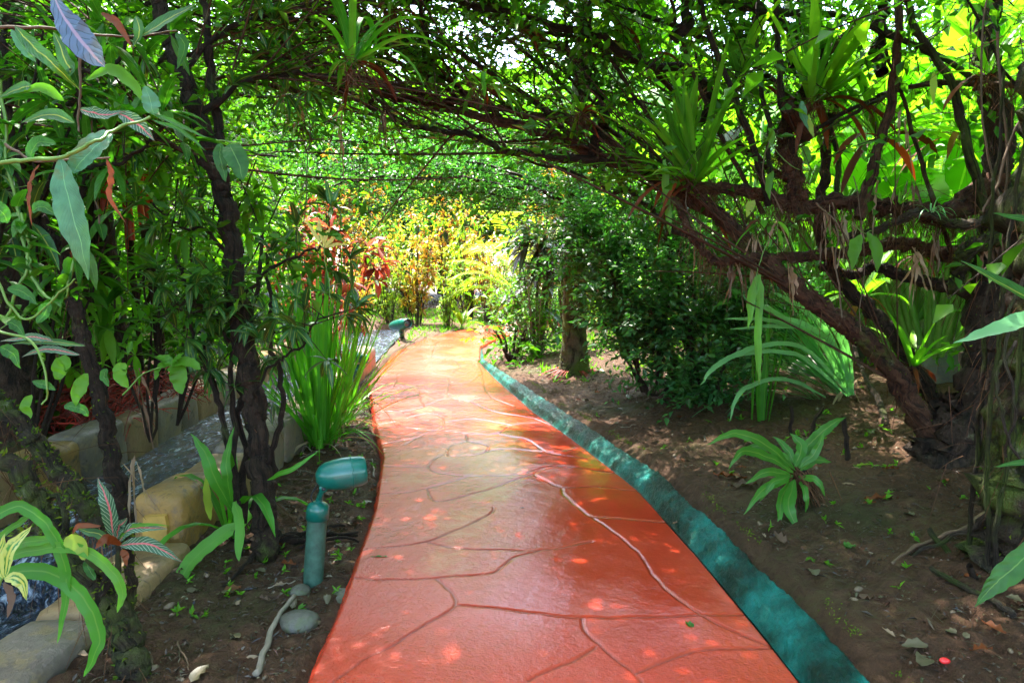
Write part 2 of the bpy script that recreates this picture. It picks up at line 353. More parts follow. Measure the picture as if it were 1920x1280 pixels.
def kerb_mat():
    m, t, out = new_mat('kerb_green')
    n1 = noise(t, 4, 5, .65); n2 = noise(t, 45, 5, .7)
    c = ramp(t, n1, [(.40, (.0, .022, .015)), (.52, (.0, .080, .062)), (.64, (.006, .17, .145))])
    c = mixc(t, ramp(t, noise(t, 16, 5, .7), [(.6, (0, 0, 0)), (.7, (.8,) * 3)]), c, (.012, .03, .012))
    principled(t, out, c, .30, math_(t, 'ADD', n2, n1), .8, .015, .18); return m
def wall_mat(name, a, b, c2):
    m, t, out = new_mat(name)
    n1 = noise(t, 3., 6, .65); n2 = noise(t, 22, 5, .65); n3 = noise(t, 9, 5, .7)
    c = ramp(t, n1, [(.36, a), (.56, b)])
    c = mixc(t, ramp(t, n3, [(.5, (0, 0, 0)), (.62, (.9,) * 3)]), c, c2)
    c = mixc(t, ramp(t, noise(t, 5, 6, .75, dist=2.), [(.56, (0, 0, 0)), (.66, (.8,) * 3)]), c, (.035, .028, .02))
    c = mixc(t, ramp(t, n2, [(.62, (0, 0, 0)), (.75, (.6,) * 3)]), c, (.06, .045, .03))
    g = t.nodes.new('ShaderNodeNewGeometry'); sx = t.nodes.new('ShaderNodeSeparateXYZ'); t.links.new(g.outputs['Normal'], sx.inputs[0])
    c = mixc(t, ramp(t, math_(t, 'ADD', n1, math_(t, 'MULTIPLY', sx.outputs[2], .1)), [(.64, (0, 0, 0)), (.78, (.6,) * 3)]), c, (.07, .085, .02))
    principled(t, out, c, .55, math_(t, 'ADD', n2, n1), .5, .02, .5); return m
G['path'] = path_mat(); G['kerb'] = kerb_mat()
G['ochre'] = wall_mat('wall_ochre', (.20, .11, .03), (.34, .19, .045), (.17, .11, .06))
G['brown'] = wall_mat('wall_brown', (.15, .085, .038), (.27, .165, .075), (.22, .15, .06))
G['grey'] = wall_mat('wall_grey', (.10, .078, .062), (.19, .15, .115), (.22, .16, .08))
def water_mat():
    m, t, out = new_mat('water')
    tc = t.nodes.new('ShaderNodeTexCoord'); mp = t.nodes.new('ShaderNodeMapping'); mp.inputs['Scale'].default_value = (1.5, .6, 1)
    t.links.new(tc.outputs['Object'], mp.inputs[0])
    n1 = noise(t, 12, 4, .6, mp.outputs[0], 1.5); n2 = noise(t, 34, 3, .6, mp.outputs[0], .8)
    p = principled(t, out, ramp(t, n1, [(.44, (.006, .010, .018)), (.56, (.04, .07, .12)), (.66, (.5, .58, .72))]), .06, math_(t, 'ADD', n1, math_(t, 'MULTIPLY', n2, .6)), 1., .08, 1.)  # pale ramp stops paint bright sky glints, with foam, into the ripple colour
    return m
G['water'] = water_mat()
G['teal'] = plain('paint_teal', (.003, .115, .085), .3, .12, coat=.3)
G['teal_worn'] = plain('paint_teal_worn', (.03, .085, .058), .5, .45, 25)
G['dark_metal'] = plain('dark_metal', (.02, .025, .03), .35)
G['glass'] = plain('lamp_lens', (.05, .07, .08), .08, .05)
G['rock'] = wall_mat('rock', (.05, .05, .035), (.10, .09, .07), (.08, .09, .04))
G['pebble'] = leaf_mat('pebble', [(.13, .08, .045), (.05, .045, .045), (.18, .13, .08), (.09, .055, .03), (.035, .032, .035)], .5, 0.01)
G['redseed'] = plain('red_seed', (.75, .03, .03), .2, .05)
G['white'] = plain('white_plaster', (.7, .7, .68), .6)
G['bluewall'] = plain('blue_wall', (.12, .38, .62), .6)
G['rust_roof'] = plain('roof_rust', (.30, .10, .06), .6)
G['wood'] = plain('wood_rail', (.16, .06, .05), .5)

# ---------------------------------------------------------------- scene-graph helpers
def props(o, label=None, cat=None, group=None, kind=None):
    if label: o['label'] = label
    if cat: o['category'] = cat
    if group: o['group'] = group
    if kind: o['kind'] = kind
    return o
def thing(name, label, cat, loc, group=None, rotz=0.):
    o = bpy.data.objects.new(name, None); COL.objects.link(o); o.empty_display_size = .1
    o.location = [float(x) for x in loc]; o.rotation_euler = (0, 0, rotz); return props(o, label, cat, group, 'thing')
def dup(root, loc, rotz=0., scale=1., label=None, group=None, deep=True):
    r = root.copy(); COL.objects.link(r); r.location = [float(x) for x in loc]; r.rotation_euler = (0, 0, rotz)
    r.scale = (scale,) * 3 if not hasattr(scale, '__len__') else scale
    if label: r['label'] = label
    if group: r['group'] = group
    for ch in KIDS.get(root.name, []):
        c = ch.copy(); COL.objects.link(c); c.parent = r; KIDS.setdefault(r.name, []).append(c)
    return r
KIDS = {}
def part(mb, name, mats, parent, label=None):
    o = mb.build(name, mats, parent); KIDS.setdefault(parent.name, []).append(o)
    if label: o['label'] = label
    if name in ('moss', 'aerial_roots', 'twigs'): o['kind'] = 'stuff'
    return o

# ---------------------------------------------------------------- ground shape
LY = np.array([-3, 1, 2.18, 2.73, 3.8, 4.9, 6.12, 8.13, 10.9, 13.37, 15.34, 17.5, 20, 26]); LX = np.array([-.75, -.7, -.7, -.72, -.8, -.96, -1.27, -1.74, -1.93, -1.68, -1.05, .2, 2.6, 9.])
RY = np.array([-3, 1, 2.18, 2.56, 3.28, 4.17, 5.2, 6.59, 8.52, 9.97, 12.0, 13.4, 14.8, 16, 18.5, 24]); RX = np.array([1.05, 1.0, .99, .97, .91, .81, .58, .21, -.2, -.47, -.55, -.3, .25, 1.2, 3.9, 10.])
xL = lambda y: np.interp(y, LY, LX); xR = lambda y: np.interp(y, RY, RX)
def sm(x, a, b): t = np.clip((x - a) / (b - a), 0, 1); return t * t * (3 - 2 * t)
_r = np.random.RandomState(5); _ph = _r.rand(24, 3) * 6.28; _k = (_r.randn(24, 2))
def wob(x, y, f, a):
    s = 0
    for i in range(6): s = s + np.sin(_k[i, 0] * f * x + _k[i, 1] * f * y + _ph[i, 0]) + .6 * np.sin(_k[i + 6, 0] * f * 2.3 * x + _k[i + 6, 1] * f * 2.3 * y + _ph[i, 1])
    return a * s / 5
def wx(y): return -.07 * np.maximum(y - 5, 0)          # the channel drifts to the left far away
def gh(x, y):
    x = np.asarray(x, float); y = np.asarray(y, float)
    l, r = xL(y), xR(y); d = x - r
    right = .075 + .15 * sm(d, .25, 1.6) + .10 * sm(d, 1.5, 5) + wob(x, y, 1.6, .035) + wob(x, y, 7, .010)
    kw = .27 * sm(y, 13, 8)
    right = np.where(d < .24, np.interp(d, [0, .06, .17, .24], [-.06, -.03, .03, .075]) * sm(y, 12, 8.5) - .03 * (1 - sm(y, 12, 8.5)), right) * 1.0
    far = 1 - sm(y, 9, 12) * .6
    right = np.where(d >= .24, right * far, right)
    left = -.035 + wob(x, y, 2.5, .012) + wob(x, y, 9, .006) + .05 * sm(-(x + 1.0), 0, .5)
    X = x - wx(y)
    bank = .24 + wob(x, y, 1.7, .03)
    chan = (y < 15.5)
    left = np.where(chan & (X < -1.64) & (X > -3.0), -.55, left)
    left = np.where(chan & (X <= -3.0), bank, left)
    left = np.where((~chan) & (X < -1.64), bank * sm(-X, 1.6, 3), left)
    h = np.where(x < l, left, np.where(x > r, right, -.07))
    h = np.where((x < l) & (x > l - .03), -.05, h)
    return h + sm(y, 20, 60) * wob(x, y, .15, .5) + np.where(y > 20, .02, 0)
def GP(px, py, it=6):
    z = 0.
    for _ in range(it): p = PG(px, py, z); z = float(gh(p[0], p[1]))
    return np.array([p[0], p[1], z])
def on(x, y, dz=0.): return np.array([x, y, float(gh(x, y)) + dz])

def grid(name, xs, ys, zf, mat, extra=None, kind='structure'):
    X, Y = np.meshgrid(xs, ys) if np.ndim(xs) == 1 else (xs, ys)
    Z = zf(X, Y); nx, ny = X.shape[1], X.shape[0]
    mb = MB(); i = np.arange(ny - 1)[:, None] * nx + np.arange(nx - 1)[None]
    q = np.stack([i, i + 1, i + nx + 1, i + nx], -1).reshape(-1, 4)
    mb.add(np.stack([X, Y, Z], -1), q)
    o = mb.build(name, mat)
    if kind: o['kind'] = kind
    return o, X, Y
def spread(a, b, step, out, nout):
    mid = np.arange(a, b, step); g = np.geomspace(step * 2, out, nout)
    return np.concatenate([(a - g)[::-1], mid, b + g])
rs = np.random.RandomState(1)
xs = spread(-3.4, 3.8, .03, 1500, 46); ys = spread(1.3, 9.5, .03, 1500, 60)
_gn = rs.randn(len(ys), len(xs)); _gn = (_gn + np.roll(_gn, 1, 0) + np.roll(_gn, 1, 1) + np.roll(_gn, (1, 1), (0, 1))) / 2
grid('ground', xs, ys, lambda x, y: gh(x, y) + _gn * .0095, G['soil'])

# ---------------------------------------------------------------- path with real joints
JOINTS = [[(698, 800), (718, 797), (740, 793)], [(832, 795), (890, 788), (960, 800)], [(795, 765), (786, 747), (783, 729)], [(905, 700), (900, 685), (895, 672)], [(691, 722), (740, 725), (783, 729)], [(962, 762), (915, 742), (905, 700)], [(735, 668), (748, 675), (760, 680)], [(850, 678), (862, 690), (850, 700), (880, 706)],
 [(712, 745), (720, 735), (740, 725), (745, 700)], [(840, 741), (850, 752)], [(1000, 785), (1020, 792), (1060, 808)], [(830, 640), (800, 655)], [(1260, 980), (1290, 1005), (1300, 1030)], [(1190, 1270), (1300, 1230), (1450, 1215)], [(1020, 1035), (965, 1050)],
 [(713, 877), (760, 879), (802, 879)], [(830, 856), (812, 866), (803, 879), (820, 889), (870, 895), (940, 895), (985, 891), (1005, 884), (1040, 877), (1100, 882), (1165, 889)],
 [(706, 931), (760, 927), (800, 919), (840, 907), (882, 895)], [(1040, 877), (1015, 884), (1002, 893), (1020, 903), (1055, 917), (1110, 916), (1195, 921)],
 [(1053, 920), (1060, 935), (1085, 955), (1110, 972), (1170, 976), (1262, 980)], [(683, 1036), (740, 1030), (805, 1019), (850, 1000), (890, 983), (921, 965), (925, 955)],
 [(805, 1022), (870, 1034), (940, 1036), (1020, 1035), (1110, 1020)], [(661, 1089), (720, 1093), (800, 1090), (850, 1086), (920, 1080), (940, 1068), (965, 1050)],
 [(818, 1089), (835, 1105), (850, 1122), (855, 1135), (845, 1150), (800, 1175), (740, 1215), (690, 1240), (645, 1270), (600, 1300)],
 [(852, 1140), (920, 1146), (1000, 1155), (1070, 1162), (1180, 1163), (1260, 1161), (1420, 1150)], [(1091, 1163), (1095, 1185), (1110, 1205), (1150, 1240), (1190, 1270), (1210, 1300)],
 [(1115, 1222), (1090, 1240), (1050, 1258), (990, 1285)], [(1220, 1080), (1260, 1120), (1330, 1165), (1450, 1215)], [(1112, 975), (1150, 1000), (1200, 1045), (1220, 1080)],
 [(740, 793), (755, 803), (790, 808), (820, 809), (832, 795), (825, 783), (800, 778), (762, 786)], [(760, 836), (790, 820), (818, 810)], [(706, 838), (760, 828), (790, 822)],
 [(820, 809), (870, 816), (878, 830), (912, 838)], [(715, 774), (760, 773), (795, 765), (830, 752), (870, 753), (895, 762), (930, 775), (1000, 785)], [(695, 751), (740, 751), (790, 748)],
 [(783, 729), (800, 738), (840, 741)], [(838, 741), (842, 720), (838, 708), (815, 703)], [(840, 723), (880, 718), (905, 700)], [(930, 817), (960, 822), (990, 828), (1025, 850), (1100, 862)],
 [(838, 858), (880, 857), (912, 850), (912, 838), (880, 831), (850, 836), (838, 847), (838, 858)], [(700, 700), (760, 697), (815, 703)], [(760, 680), (800, 672), (850, 678), (895, 672)], [(740, 665), (800, 655), (860, 652), (890, 655)],
 [(810, 672), (815, 655), (830, 640), (905, 636)], [(912, 850), (950, 845), (1040, 850), (1080, 840)], [(1000, 893), (960, 905), (900, 925), (820, 945), (800, 919)], [(870, 816), (930, 817), (960, 800), (1020, 792)]]
segs = []
for J in JOINTS:
    pts = smooth_path([PG(a, b, 0) for a, b in J], 5); segs += [(pts[i, :2], pts[i + 1, :2]) for i in range(len(pts) - 1)]
SA = np.array([s[0] for s in segs]); SB = np.array([s[1] for s in segs])
def dist_segs(p):
    best = np.full(len(p), 9.)
    for a, b in zip(SA, SB):
        lo = np.minimum(a, b) - .06; hi = np.maximum(a, b) + .06
        m = (p[:, 0] > lo[0]) & (p[:, 0] < hi[0]) & (p[:, 1] > lo[1]) & (p[:, 1] < hi[1])
        if not m.any(): continue
        q = p[m]; ab = b - a; t = np.clip(((q - a) @ ab) / max(ab @ ab, 1e-9), 0, 1)
        best[m] = np.minimum(best[m], np.linalg.norm(q - a - t[:, None] * ab, axis=1))
    return best
def build_path():
    ys = np.concatenate([np.arange(-3, 1.9, .1), np.arange(1.9, 4.2, .0075), np.arange(4.2, 7, .013), np.arange(7, 12, .03), np.arange(12, 25, .08)])
    u = np.linspace(0, 1, 260); Y = np.repeat(ys[:, None], 260, 1); l, r = xL(ys), xR(ys)
    el = np.convolve(rs.randn(len(ys)), np.ones(9) / 9, 'same') * .006; er = np.convolve(rs.randn(len(ys)), np.ones(9) / 9, 'same') * .006
    X = (l + el)[:, None] * (1 - u) + (r + er)[:, None] * u
    e = np.minimum(X - l[:, None], r[:, None] - X)
    flat = np.stack([X.ravel(), Y.ravel()], 1); wd = .0024 + .0015 * flat[:, 1]
    jig = flat + np.stack([wob(flat[:, 0], flat[:, 1], 14, .006), wob(flat[:, 1], flat[:, 0], 14, .006)], 1)
    g = np.exp(-(dist_segs(jig) / wd) ** 2 * 1.4).reshape(X.shape)
    Z = .004 - g * .006 + wob(X, Y, 3.2, .004) + wob(X, Y, 11, .0012)
    Z = Z - .03 * (1 - sm(e, -.002, .025)) + .012 * sm(r[:, None] - X, 0, .3) * (1 - 0)
    # skirts
    Xs = np.hstack([X[:, :1] - .002, X, X[:, -1:] + .002]); Ys = np.hstack([Y[:, :1], Y, Y[:, -1:]]); Zs = np.hstack([Z[:, :1] - .06, Z, Z[:, -1:] - .05])
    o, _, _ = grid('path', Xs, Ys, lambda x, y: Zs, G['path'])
    a = o.data.attributes.new('groove', 'FLOAT', 'POINT'); a.data.foreach_set('value', np.hstack([g[:, :1], g, g[:, -1:]]).ravel().astype('f'))
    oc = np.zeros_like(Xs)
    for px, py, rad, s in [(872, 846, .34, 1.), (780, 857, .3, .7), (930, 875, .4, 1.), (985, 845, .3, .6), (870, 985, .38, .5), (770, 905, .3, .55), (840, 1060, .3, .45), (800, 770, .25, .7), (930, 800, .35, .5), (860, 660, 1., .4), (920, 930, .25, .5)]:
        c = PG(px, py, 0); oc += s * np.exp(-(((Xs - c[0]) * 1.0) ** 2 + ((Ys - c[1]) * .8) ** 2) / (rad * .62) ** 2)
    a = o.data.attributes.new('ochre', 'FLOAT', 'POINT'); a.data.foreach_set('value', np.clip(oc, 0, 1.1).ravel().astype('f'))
    pit = sm(-(Xs - .1 * np.sin(Ys * 2.) + .1), -.35, .55) * .8 + sm(-(Ys - 2.6), -.1, .5) * .5
    a = o.data.attributes.new('pits', 'FLOAT', 'POINT'); a.data.foreach_set('value', np.clip(pit, 0, 1).ravel().astype('f'))
build_path()
def build_kerb():
    ys = np.concatenate([np.arange(-3, 1.9, .08), np.arange(1.9, 11.6, .02)]); n = len(ys); m = 26; u = np.linspace(0, 1, m)
    wd = (.145 * sm(ys, 11.8, 6.5) + .025) * (1 + np.convolve(rs.randn(n), np.ones(25) / 25, 'same') * .2 + np.convolve(rs.randn(n), np.ones(4) / 4, 'same') * .05)
    r = xR(ys)[:, None] - .004; X = r + u[None] * wd[:, None]; Y = np.repeat(ys[:, None], m, 1)
    prof = np.interp(u, [0, .06, .18, .3, .6, .85, 1], [-.012, -.02, .008, .04, .072, .088, .04])
    Z = prof[None] * (.35 + .65 * sm(ys, 11.6, 7.5)[:, None]) + np.where(u > .1, 1, .1)[None] * (rs.randn(n, m) * .0035 + wob(X, Y, 9, .003)) + .004 * sm(u, .8, 1)[None]
    grid('kerb_strip', X, Y, lambda x, y: Z, G['kerb'])
build_kerb()

# ---------------------------------------------------------------- water channel
wy = np.concatenate([np.arange(-2, 3.26, .05)]); wv = lambda x, y: -.22 + wob(x, y, 9, .008)
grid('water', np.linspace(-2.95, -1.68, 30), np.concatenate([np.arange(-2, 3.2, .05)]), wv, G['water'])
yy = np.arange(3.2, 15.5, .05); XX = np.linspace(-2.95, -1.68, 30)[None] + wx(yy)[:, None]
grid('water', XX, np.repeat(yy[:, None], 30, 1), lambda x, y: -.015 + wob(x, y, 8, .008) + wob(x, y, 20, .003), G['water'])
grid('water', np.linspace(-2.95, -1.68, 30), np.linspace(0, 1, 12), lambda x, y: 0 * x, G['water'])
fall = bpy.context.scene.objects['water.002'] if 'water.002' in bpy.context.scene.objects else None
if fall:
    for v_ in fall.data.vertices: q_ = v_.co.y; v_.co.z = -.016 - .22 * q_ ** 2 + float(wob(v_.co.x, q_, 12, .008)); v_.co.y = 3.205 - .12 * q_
def rounded_block(mb, x0, x1, y0, y1, z0, z1, rng, mat, rad=.05, sub=7):
    ax = [np.sin(np.linspace(-1, 1, sub) * math.pi / 2)] * 3; f = []
    h = V3((x1 - x0) / 2, (y1 - y0) / 2, (z1 - z0) / 2); c = V3((x0 + x1) / 2, (y0 + y1) / 2, (z0 + z1) / 2)
    for d in range(3):
        for s in (-1, 1):
            a, b = [(1, 2), (2, 0), (0, 1)][d]
            A, B = np.meshgrid(ax[0], ax[0]); p = np.zeros((sub, sub, 3)); p[..., d] = s; p[..., a] = A; p[..., b] = B
            p = p * h; inner = np.clip(p, -(h - rad), h - rad); p = inner + nrm(p - inner + 1e-9 * p) * rad
            i = (np.arange(sub - 1)[:, None] * sub + np.arange(sub - 1)[None]); q = np.stack([i, i + 1, i + sub + 1, i + sub], -1).reshape(-1, 4)
            if s < 0: q = q[:, ::-1]
            W = p + c; W = W + np.stack([wob(W[..., 1] * 1.3, W[..., 2] * 2 + W[..., 0], 6, .012), wob(W[..., 0], W[..., 2], 7, .008), wob(W[..., 0] + W[..., 2], W[..., 1], 6, .012)], -1)
            mb.add(W, q, None, None, mat)
def channel_wall(name, label, x0, x1, ya, yb, z0, z1, seed, lens=(.42, .62), drift=True):
    rg = np.random.RandomState(seed); t = thing(name, label, 'wall', ((x0 + x1) / 2, ya, z0))
    y = ya; k = 0
    while y < yb - .1:
        L = rg.uniform(*lens); mb = MB(); e = wx(y + L / 2) if drift else 0
        rounded_block(mb, x0 + e + rg.uniform(-.01, .01), x1 + e + rg.uniform(-.01, .01), y + .004, min(y + L, yb) - .004, z0, z1 + rg.uniform(-.02, .015), rg, 0, .06, 13)
        m = G[['brown', 'grey', 'brown', 'brown', 'grey', 'ochre'][(k * 2 + rg.randint(2)) % 6]] if not (seed == 12 and k == 0) else G['ochre']
        if seed == 13: m = G[['brown', 'grey'][k % 2]]
        part(mb, 'block', m, t); y += L; k += 1
    return t
channel_wall('channel_wall', 'long low wall of rounded grey and ochre blocks along the far side of the stream', -3.06, -2.8, -1.5, 14.5, -.5, .30, 11, (.38, .62))
t = channel_wall('channel_wall', 'raised block wall on the near bank ending in an ochre block with a square slot', -1.87, -1.6, 3.22, 9.5, -.5, .30, 12, (.42, .7))
mb = MB(); rounded_block(mb, -1.80, -1.68, 3.195, 3.26, -.02, .20, rs, 0, .012, 4); part(mb, 'sluice_board', plain('ochre_board', (.42, .25, .05), .5), t, 'square ochre board closing the slot in the end block')
channel_wall('channel_wall', 'lower block wall at the bottom left holding back the dark water', -1.85, -1.55, -1.5, 3.20, -.5, .08, 13, (.5, .8))

# ================================================================ plant builders
def rng(n): return np.random.RandomState(n)
def rad_dirs(rg, n, th0, th1, az0=0., azs=math.pi):
    az = az0 + rg.uniform(-azs, azs, n); th = np.radians(rg.uniform(th0, th1, n))
    r = np.stack([np.cos(az), np.sin(az), 0 * az], 1); D = r * np.sin(th)[:, None] + V3(0, 0, 1) * np.cos(th)[:, None]
    return D, V3(0, 0, 1) * .5 - r * .5, r
def rosette(mb, rg, c, n, L, W, th=(8, 60), droop=(.4, 1.2), az=(0, math.pi), prof='strap', seg=8, base=.04, fold=.2, wave=0., mat=0, twist=0.):
    D, U, r = rad_dirs(rg, n, th[0], th[1], az[0], az[1])
    O = np.asarray(c, float) + r * base * rg.rand(n, 1) + V3(0, 0, 1) * base * .5 * rg.rand(n, 1)
    k = rg.uniform(.65, 1.05, n)
    mb.leaves(O, D, U, L * k, W * (.8 + .35 * rg.rand(n)), droop=rg.uniform(*droop, n), seg=seg, prof=prof, fold=fold, wave=wave, mat=mat, twist=twist)
def frond(mb_l, mb_t, rg, c, D, L, droop, nl=34, ll=.38, lw=.028, r=.008, lift=.35):
    p = curve_batch(np.array([c]), np.array([D]), L, droop, 12)[0]; mb_t.tube(p, taper(13, r, r * .25), 5)
    t = np.linspace(.2, 1, nl) * 12; i = np.minimum(t.astype(int), 11); f = (t - i)[:, None]
    O = p[i] * (1 - f) + p[i + 1] * f; T = nrm(p[i + 1] - p[i]); S = nrm(np.cross(T, V3(0, 0, 1)))
    ln = ll * np.sin(np.linspace(.35, 2.75, nl)) ** .7
    for sg in (-1, 1):
        d = T * .65 + S * sg + V3(0, 0, lift) * .6 + rg.standard_normal((nl, 3)) * .06
        mb_l.leaves(O, d, np.cross(S * sg, T) * sg + V3(0, 0, .6), ln, lw, droop=.55 + .3 * rg.rand(nl), seg=4, prof='lance', fold=.15)
def tufts(mb, rg, path, rad, n, s=.018, up=.6, lo=0., hi=1.):
    k = rg.uniform(lo, hi, n) * (len(path) - 1); i = np.minimum(k.astype(int), len(path) - 2); f = (k - i)[:, None]
    O = path[i] * (1 - f) + path[i + 1] * f; rr = np.interp(k, np.arange(len(path)), np.broadcast_to(rad, (len(path),)))[:, None]
    d = nrm(rg.standard_normal((n, 3)) + V3(0, 0, up)); mb.diamonds(O + d * rr * .93, d + rg.standard_normal((n, 3)) * .6, rg.standard_normal((n, 3)), s * rg.uniform(.5, 1.6, n), s * .5)
def fibres(mb, rg, path, rad, n, L=(.06, .3), r=.0016, lo=0., hi=1.):
    k = rg.uniform(lo, hi, n) * (len(path) - 1); i = np.minimum(k.astype(int), len(path) - 2); f = (k - i)[:, None]
    O = path[i] * (1 - f) + path[i + 1] * f
    O = O + rg.standard_normal((n, 3)) * np.asarray(np.interp(k, np.arange(len(path)), np.broadcast_to(rad, (len(path),))))[:, None] * .6
    mb.twigs(O, rg.standard_normal((n, 3)) * .5 + V3(0, 0, -1.), rg.uniform(*L, n), r * rg.uniform(.6, 1.8, n), .5, rg, 3)
def pick(rg, paths, n, lo=.1, hi=1.):
    a = rg.randint(len(paths), size=n); O = np.zeros((n, 3)); T = np.zeros((n, 3))
    for j in range(n):
        p = paths[a[j]]; k = rg.uniform(lo, hi) * (len(p) - 1); i = min(int(k), len(p) - 2); O[j] = p[i] + (p[i + 1] - p[i]) * (k - i); T[j] = p[i + 1] - p[i]
    return O, nrm(T)

# ================================================================ the arching tree on the right
A = thing('arching_tree', 'big dark multi-stemmed tree on the right bank arching its mossy boughs over the red path', 'tree', GP(1755, 850) + V3(0, 0, -.05))
rg = rng(20); mossm, fib = MB(), MB()
def bough(parent, pts, r0, r1, name='bough', mat='bark', wig=.012, sides=10, lump=.10, per=9, mo=0, fi=0, s=.018, rgx=None, fl=(.06, .3), pw=1., world=False):
    rgx = rgx or rg
    if r0 > .035: per, sides, lump = int(per * 1.8), 15, lump * 1.25; wig *= .6
    p = smooth_path(pts, per, wig, rgx) if world else px_path(pts, per, wig, rgx)
    rr = taper(len(p), r0, r1, pw); mb = MB(); mb.tube(p, rr, sides, rgx, lump); part(mb, name, G[mat], parent)
    if mo: tufts(mossm, rgx, p, rr, mo, s)
    if fi: fibres(fib, rgx, p, rr, fi, fl)
    return p
mainb = []
mainb += [bough(A, [(1765, 885, 4.25), (1745, 820, 4.25), (1700, 740, 4.2), (1640, 655, 4.15), (1560, 590, 4.1), (1480, 530, 4.1), (1400, 455, 4.2), (1330, 390, 4.35), (1250, 340, 4.55), (1160, 305, 4.8), (1060, 265, 5.0), (930, 225, 5.2), (800, 195, 5.4), (700, 170, 5.5)], .074, .026, mo=900, fi=500, pw=.8, mat='bark_red')]
bough(A, [(1790, 880, 4.4), (1795, 810, 4.4), (1740, 730, 4.45), (1690, 650, 4.5), (1640, 590, 4.5), (1580, 530, 4.5), (1540, 450, 4.5), (1545, 330, 4.5), (1560, 200, 4.6)], .056, .03, mo=300, fi=150)
bough(A, [(1800, 880, 4.2), (1815, 800, 4.2), (1832, 700, 4.2), (1840, 600, 4.2), (1855, 500, 4.2), (1868, 400, 4.15), (1870, 250, 4.1), (1850, 100, 4.1), (1860, -60, 4.1)], .105, .06, mo=300, fi=350, name='trunk')
bough(A, [(1750, 910, 4.2), (1758, 860, 4.2), (1775, 800, 4.22), (1790, 760, 4.25)], .16, .10, name='trunk', lump=.16)
bough(A, [(1868, 440, 4.2), (1800, 475, 4.3), (1740, 470, 4.4), (1690, 455, 4.4), (1600, 470, 4.3), (1500, 480, 4.2), (1420, 485, 4.1), (1350, 490, 4.1), (1320, 470, 4.1), (1290, 425, 4.1), (1262, 370, 4.15)], .05, .018, mo=250, fi=350, mat='bark_red')
bough(A, [(1850, 560, 4.2), (1790, 540, 4.3), (1700, 520, 4.4), (1640, 500, 4.5), (1600, 515, 4.5), (1540, 500, 4.5)], .045, .025, mo=150, fi=60)
bough(A, [(1960, 405, 3.8), (1900, 435, 3.85), (1835, 455, 3.9), (1800, 490, 4.), (1790, 545, 4.1)], .045, .04, mat='bark_moss', mo=400)
bough(A, [(1960, 440, 3.9), (1860, 425, 3.9), (1780, 412, 4.), (1710, 400, 4.), (1650, 430, 4.1), (1580, 450, 4.2)], .035, .022, mat='bark_grey', mo=150)
bough(A, [(1870, 330, 4.1), (1780, 400, 4.1), (1690, 390, 4.2), (1600, 380, 4.2), (1500, 385, 4.2), (1400, 360, 4.3), (1280, 350, 4.4)], .06, .03, fi=900, mat='bark_red', lump=.2, fl=(.1, .4))
bough(A, [(1500, 395, 4.2), (1490, 330, 4.2), (1470, 270, 4.25), (1480, 220, 4.3)], .055, .045, fi=500, mat='bark_red', lump=.2)
UP = [([(1440, 385, 4.2), (1420, 300, 4.1), (1380, 190, 4.05), (1340, 90, 4.), (1300, -30, 4.)], .028), ([(1430, 400, 4.3), (1370, 290, 4.3), (1310, 160, 4.3), (1270, 50, 4.3), (1255, -30, 4.3)], .02),
      ([(1445, 360, 4.2), (1440, 260, 4.2), (1425, 130, 4.2), (1418, -30, 4.2)], .022), ([(1490, 300, 4.2), (1465, 180, 4.1), (1458, 60, 4.1), (1452, -40, 4.1)], .03), ([(1610, 410, 4.), (1640, 300, 4.), (1672, 180, 4.), (1685, 60, 3.9), (1680, -40, 3.9)], .042),
      ([(1845, 390, 4.), (1815, 280, 3.9), (1780, 150, 3.9), (1720, 60, 3.9), (1690, -30, 3.9)], .036), ([(1860, 350, 4.1), (1868, 220, 4.1), (1862, 90, 4.1), (1865, -30, 4.1)], .04), ([(1310, 340, 4.6), (1230, 240, 4.7), (1150, 120, 4.8), (1080, 10, 5.)], .022),
      ([(1240, 330, 4.8), (1130, 230, 5.), (1000, 110, 5.2), (880, 20, 5.4), (800, -40, 5.5)], .024), ([(1500, 200, 4.4), (1400, 110, 4.5), (1290, 60, 4.7), (1180, 20, 4.9), (1100, -20, 5)], .026), ([(1100, 280, 5.), (1010, 200, 5.2), (880, 110, 5.4), (760, 30, 5.6), (690, -30, 5.7)], .03),
      ([(1120, 180, 5.), (1060, 260, 5.), (1010, 190, 5.1), (1000, 120, 5.2)], .014), ([(1290, 400, 4.8), (1240, 310, 4.9), (1190, 260, 5.), (1100, 180, 5.1), (990, 70, 5.2), (900, -20, 5.3)], .018), ([(1550, 100, 4.4), (1620, 30, 4.5), (1650, -40, 4.5)], .03),
      ([(1320, -10, 4.3), (1400, 15, 4.3), (1480, 25, 4.3), (1570, 30, 4.3), (1680, 70, 4.2), (1800, 130, 4.1), (1880, 200, 4.1)], .035), ([(1880, 130, 4.), (1800, 155, 4.1), (1730, 158, 4.1), (1640, 185, 4.2), (1540, 235, 4.2), (1500, 270, 4.2)], .022),
      ([(1960, 165, 3.9), (1860, 158, 4.), (1770, 156, 4.), (1710, 160, 4.1)], .026), ([(1700, 160, 4.1), (1640, 190, 4.1), (1580, 225, 4.1), (1490, 275, 4.2)], .016), ([(1930, 190, 3.6), (1880, 130, 3.6), (1850, 60, 3.6), (1800, -20, 3.6)], .012),
      ([(1790, 480, 4.2), (1750, 380, 4.1), (1700, 210, 4.1), (1660, 90, 4.1)], .02), ([(1560, 420, 4.4), (1570, 300, 4.5), (1530, 180, 4.6), (1440, 90, 4.7)], .025)]
upb = [bough(A, L, r * .8, r * .5, mat=['bark', 'bark_red', 'bark_moss'][i % 3], sides=7, mo=60, fi=30, s=.014, wig=.005) for i, (L, r) in enumerate(UP)]
